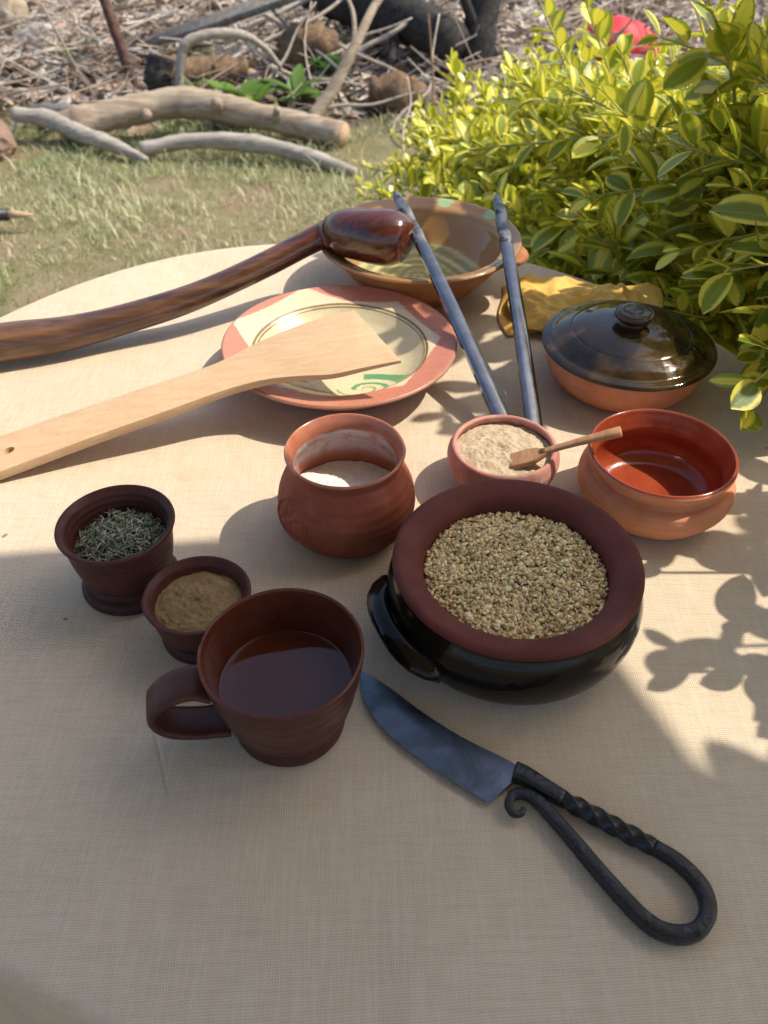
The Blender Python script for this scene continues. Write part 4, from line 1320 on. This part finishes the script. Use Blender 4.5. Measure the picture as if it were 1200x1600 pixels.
SB = Vector((.62, 1.35, 0))   # shrub base
BLOBS = [((.34, 2.35, .26), (.30, .42, .28), 150), ((.48, 1.80, .36), (.33, .42, .32), 190), ((.60, 1.38, .43), (.31, .40, .34), 230),
         ((.74, 1.04, .62), (.36, .36, .40), 250), ((.95, .62, .74), (.29, .30, .34), 150), ((.95, 1.9, .42), (.4, .6, .28), 120), ((.90, .40, 1.32), (.24, .13, .18), 11), ((.57, .93, 1.13), (.17, .14, .08), 22)]  # last two: out-of-view sprays placed to cast leaf dapple on the table
r2 = np.random.default_rng(77)
def inside(p, skip):
    for i, (c, r, n) in enumerate(BLOBS):
        if i != skip and sum(((p[k] - c[k]) / r[k]) ** 2 for k in range(3)) < .62: return True
    return False
for bi, (c, r, n) in enumerate(BLOBS):
    r2 = np.random.default_rng(77 + bi)
    for k in range(int(n * .8)):
        for tries in range(20):
            v = r2.normal(0, 1, 3); v /= np.linalg.norm(v)
            if v[2] < -.55: continue
            p = np.array(c) + v * np.array(r) * r2.uniform(.78, 1.0)
            if not inside(p, bi) and p[2] > .05: break
        out = v / np.array(r); out /= np.linalg.norm(out)
        upw = r2.uniform(.35, .9)
        d = Vector(out) * .75 + Vector((0, 0, 1)) * upw + Vector(r2.normal(0, .25, 3))
        hgt = (p[2] - (c[2] - r[2])) / (2 * r[2])
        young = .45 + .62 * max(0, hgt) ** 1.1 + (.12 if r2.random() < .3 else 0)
        far_ = p[1] > 1.6
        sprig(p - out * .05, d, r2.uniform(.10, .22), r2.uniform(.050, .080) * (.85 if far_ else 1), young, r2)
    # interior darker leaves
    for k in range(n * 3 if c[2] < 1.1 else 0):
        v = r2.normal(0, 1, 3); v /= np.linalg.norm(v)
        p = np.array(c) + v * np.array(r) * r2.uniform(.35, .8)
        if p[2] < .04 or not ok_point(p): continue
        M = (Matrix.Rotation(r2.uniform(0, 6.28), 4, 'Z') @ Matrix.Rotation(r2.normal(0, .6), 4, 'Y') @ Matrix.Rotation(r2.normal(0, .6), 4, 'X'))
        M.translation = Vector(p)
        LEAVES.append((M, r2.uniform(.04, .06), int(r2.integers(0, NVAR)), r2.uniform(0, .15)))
# shoots that stand out of the crown, some out of view for leaf shadows: base, tip, leaf size, youngness
SHOOTS = [((.46, .80, .90), (.305, .630, .790), .066, .45), ((.45, .72, .875), (.300, .605, .792), .070, .5, .030), ((.44, .68, .86), (.325, .585, .80), .068, .55, .030), ((.43, .80, .88), (.315, .745, .845), .070, .4, .034), ((.42, .72, .87), (.315, .690, .850), .070, .35), ((.45, .86, .84), (.300, .800, .835), .050, .55), ((.47, .76, .86), (.335, .665, .80), .056, .35),
          ((.50, 1.28, .76), (.185, 1.56, .80), .050, .70), ((.40, 1.60, .70), (.215, 1.70, .875), .048, .80), ((.42, 1.52, .72), (.33, 1.50, .945), .052, .85),
          ((.45, 1.10, .85), (.355, 1.02, 1.03), .062, .90), ((.48, .95, .85), (.40, .86, 1.02), .060, .70), ((.50, .90, .80), (.375, .845, .885), .060, .45),
          ((.35, 1.95, .45), (.12, 2.10, .62), .044, .75), ((.28, 2.2, .35), (.02, 2.35, .42), .042, .75), ((.22, 2.4, .28), (-.05, 2.65, .30), .042, .75),
          ((.42, 1.35, .70), (.27, 1.42, .86), .050, .8), ((.55, 1.1, .95), (.47, 1.15, 1.12), .058, .9), ((.56, .85, 1.0), (.50, .80, 1.18), .060, .85),
          ((.60, .50, .96), (.37, .46, .95), .056, .5, .050), ((.62, .44, 1.0), (.42, .41, .97), .056, .5, .055), ((.64, .40, 1.02), (.40, .375, 1.0), .058, .5, .042), ((.62, .58, .98), (.40, .56, .97), .056, .5, .05), ((.62, .52, 1.0), (.42, .50, 1.0), .058, .5, .05), ((.60, .36, .98), (.47, .35, 1.02), .058, .5, .05), ((.66, .42, 1.08), (.45, .405, 1.08), .058, .5, .04), ((.62, .38, 1.0), (.41, .39, .98), .060, .5, .035), 
          ((.50, 1.45, .66), (.40, 1.5, .86), .056, .85), ((.62, 1.5, .66), (.56, 1.5, .82), .056, .85), ((.44, 1.8, .6), (.36, 1.82, .78), .052, .85), ((.3, 2.1, .48), (.22, 2.1, .66), .046, .85),
          ((.66, .50, .95), (.48, .50, 1.03), .056, .5, .055), ((.70, .42, .95), (.57, .42, 1.06), .056, .5, .06),
          ((.55, .78, 1.02), (.40, .74, 1.08), .058, .6), 
          ((.42, 1.02, .82), (.25, 1.04, .80), .056, .7), ((.44, .95, .86), (.31, .93, .90), .058, .75), ((.40, 1.2, .80), (.24, 1.26, .88), .056, .8), ((.45, 1.05, .92), (.31, 1.05, .97), .060, .85), ((.36, 1.5, .72), (.22, 1.5, .80), .054, .8),
          ((.40, 1.15, .78), (.29, 1.16, .90), .050, .75), ((.37, 1.02, .80), (.27, 1.06, .86), .048, .65)]
for si, (b, tp, sz, yo_, *sp_) in enumerate(SHOOTS):
    b, tp = Vector(b), Vector(tp)
    r2 = np.random.default_rng(int(1000 * abs(tp.x) + 100 * tp.y + 7))
    sprig(b, tp - b, (tp - b).length, sz, yo_, r2, droop=0, spacing=sp_[0] if sp_ else .026)

shrub = empty('variegated_shrub', SB)
tag(shrub, 'variegated yellow and green leafy shrub crowding the right side of the table', 'shrub')
def leaf_arrays(items):
    Vs, Fs, u, v, rn_, yo_ = [], [], [], [], [], []
    off = 0
    for M, sz, k, yy in items:
        V, F, uv, rv = LEAF_VARS[k]
        A = np.array(M)
        Vs.append((V * sz) @ A[:3, :3].T + A[:3, 3]); Fs.append(F + off); off += len(V)
        u.append(uv[:, 0]); v.append(uv[:, 1]); rn_.append(np.full(len(V), rv)); yo_.append(np.full(len(V), yy))
    return np.concatenate(Vs), np.concatenate(Fs), np.concatenate(u), np.concatenate(v), np.concatenate(rn_), np.concatenate(yo_)
# the 300 leaves that show largest become parts of their own
V_, F_, *_r = leaf_arrays(LEAVES)
bvh = BVHTree.FromPolygons([tuple(x) for x in V_], [tuple(f) for f in F_])
cM = Matrix.Translation(CAM) @ cam.rotation_euler.to_matrix().to_4x4()
cMi = cM.inverted()
cand = []
for i, (M, sz, k, yy) in enumerate(LEAVES):
    mid = M @ Vector((sz * .5, 0, 0))
    q = cMi @ mid
    if q.z > -.1: continue
    px, py = 600 + 1300 * q.x / -q.z, 800 - 1300 * q.y / -q.z
    if not (-15 < px < 1215 and -15 < py < 760): continue
    face = abs((M.to_3x3() @ Vector((0, 0, 1))).dot((CAM - mid).normalized()))
    cand.append((-(sz / -q.z) ** 2 * (.15 + face), i, mid))
cand.sort()
chosen = []
for s_, i, mid in cand:
    dv = mid - CAM
    hit = bvh.ray_cast(CAM, dv.normalized(), dv.length - .006)
    if hit[0] is None:
        chosen.append(i)
    if len(chosen) >= 300: break
chs = set(chosen)
LM = {}
def leaf_mesh(k, yy):
    key = (k, round(yy * 5) / 5)
    if key not in LM:
        V, F, uv, rv = LEAF_VARS[k]
        me = bpy.data.meshes.new('leaf')
        me.from_pydata([tuple(x) for x in V], [], [tuple(map(int, f)) for f in F]); me.shade_smooth()
        for nm, a in (('u', uv[:, 0]), ('v', uv[:, 1]), ('rnd', np.full(len(V), rv)), ('young', np.full(len(V), key[1]))):
            at = me.attributes.new(nm, 'FLOAT', 'POINT'); at.data.foreach_set('value', np.asarray(a, np.float32))
        me.materials.append(M_LEAF)
        LM[key] = me
    return LM[key]
for i in chosen:
    M, sz, k, yy = LEAVES[i]
    o = bpy.data.objects.new('leaf', leaf_mesh(k, yy))
    link(o, shrub)
    o.matrix_basis = Matrix.Translation(-SB) @ M @ Matrix.Scale(sz, 4)
rest = [l for i, l in enumerate(LEAVES) if i not in chs]
Va, Fa, u_, v_, rn_, yo_ = leaf_arrays(rest)
fo = big_mesh('foliage', Va - np.array(SB), Fa, M_LEAF, {'u': u_, 'v': v_, 'rnd': rn_, 'young': yo_}, shrub)
fo['kind'] = 'stuff'
Vs, Fs, off = [], [], 0
for path, r0 in STEMS:
    V, F = tube_data(path, list(np.linspace(r0, r0 * .5, len(path))), sides=5)
    F = [f for f in F if len(f) == 4]
    Vs += [tuple(x - SB) for x in V]; Fs += [tuple(q + off for q in f) for f in F]; off += len(V)
tw = big_mesh('twigs', np.array(Vs), np.array(Fs), M_STEM, None, shrub)
tw['kind'] = 'stuff'
for k, (c, r, n) in enumerate(BLOBS):
    for j in range(3):
        a = Vector((SB.x * .35 + c[0] * .65 + r2.normal(0, .05), SB.y * .25 + c[1] * .75 + r2.normal(0, .06), 0)) - SB
        b = Vector((c[0] + r2.normal(0, r[0] * .35), c[1] + r2.normal(0, r[1] * .35), c[2] + r[2] * r2.uniform(.1, .6))) - SB
        m1 = a.lerp(b, .35) + Vector((r2.normal(0, .04), r2.normal(0, .04), 0))
        m2 = a.lerp(b, .7) + Vector((r2.normal(0, .04), r2.normal(0, .04), 0))
        tube('stem', spline([a, m1, m2, b], 5), list(np.linspace(.012, .005, 16)), M_SHRUBWOOD, shrub, sides=8, jitter=.04, rng=r2)
print('LEAVES', len(LEAVES), 'chosen', len(chosen))
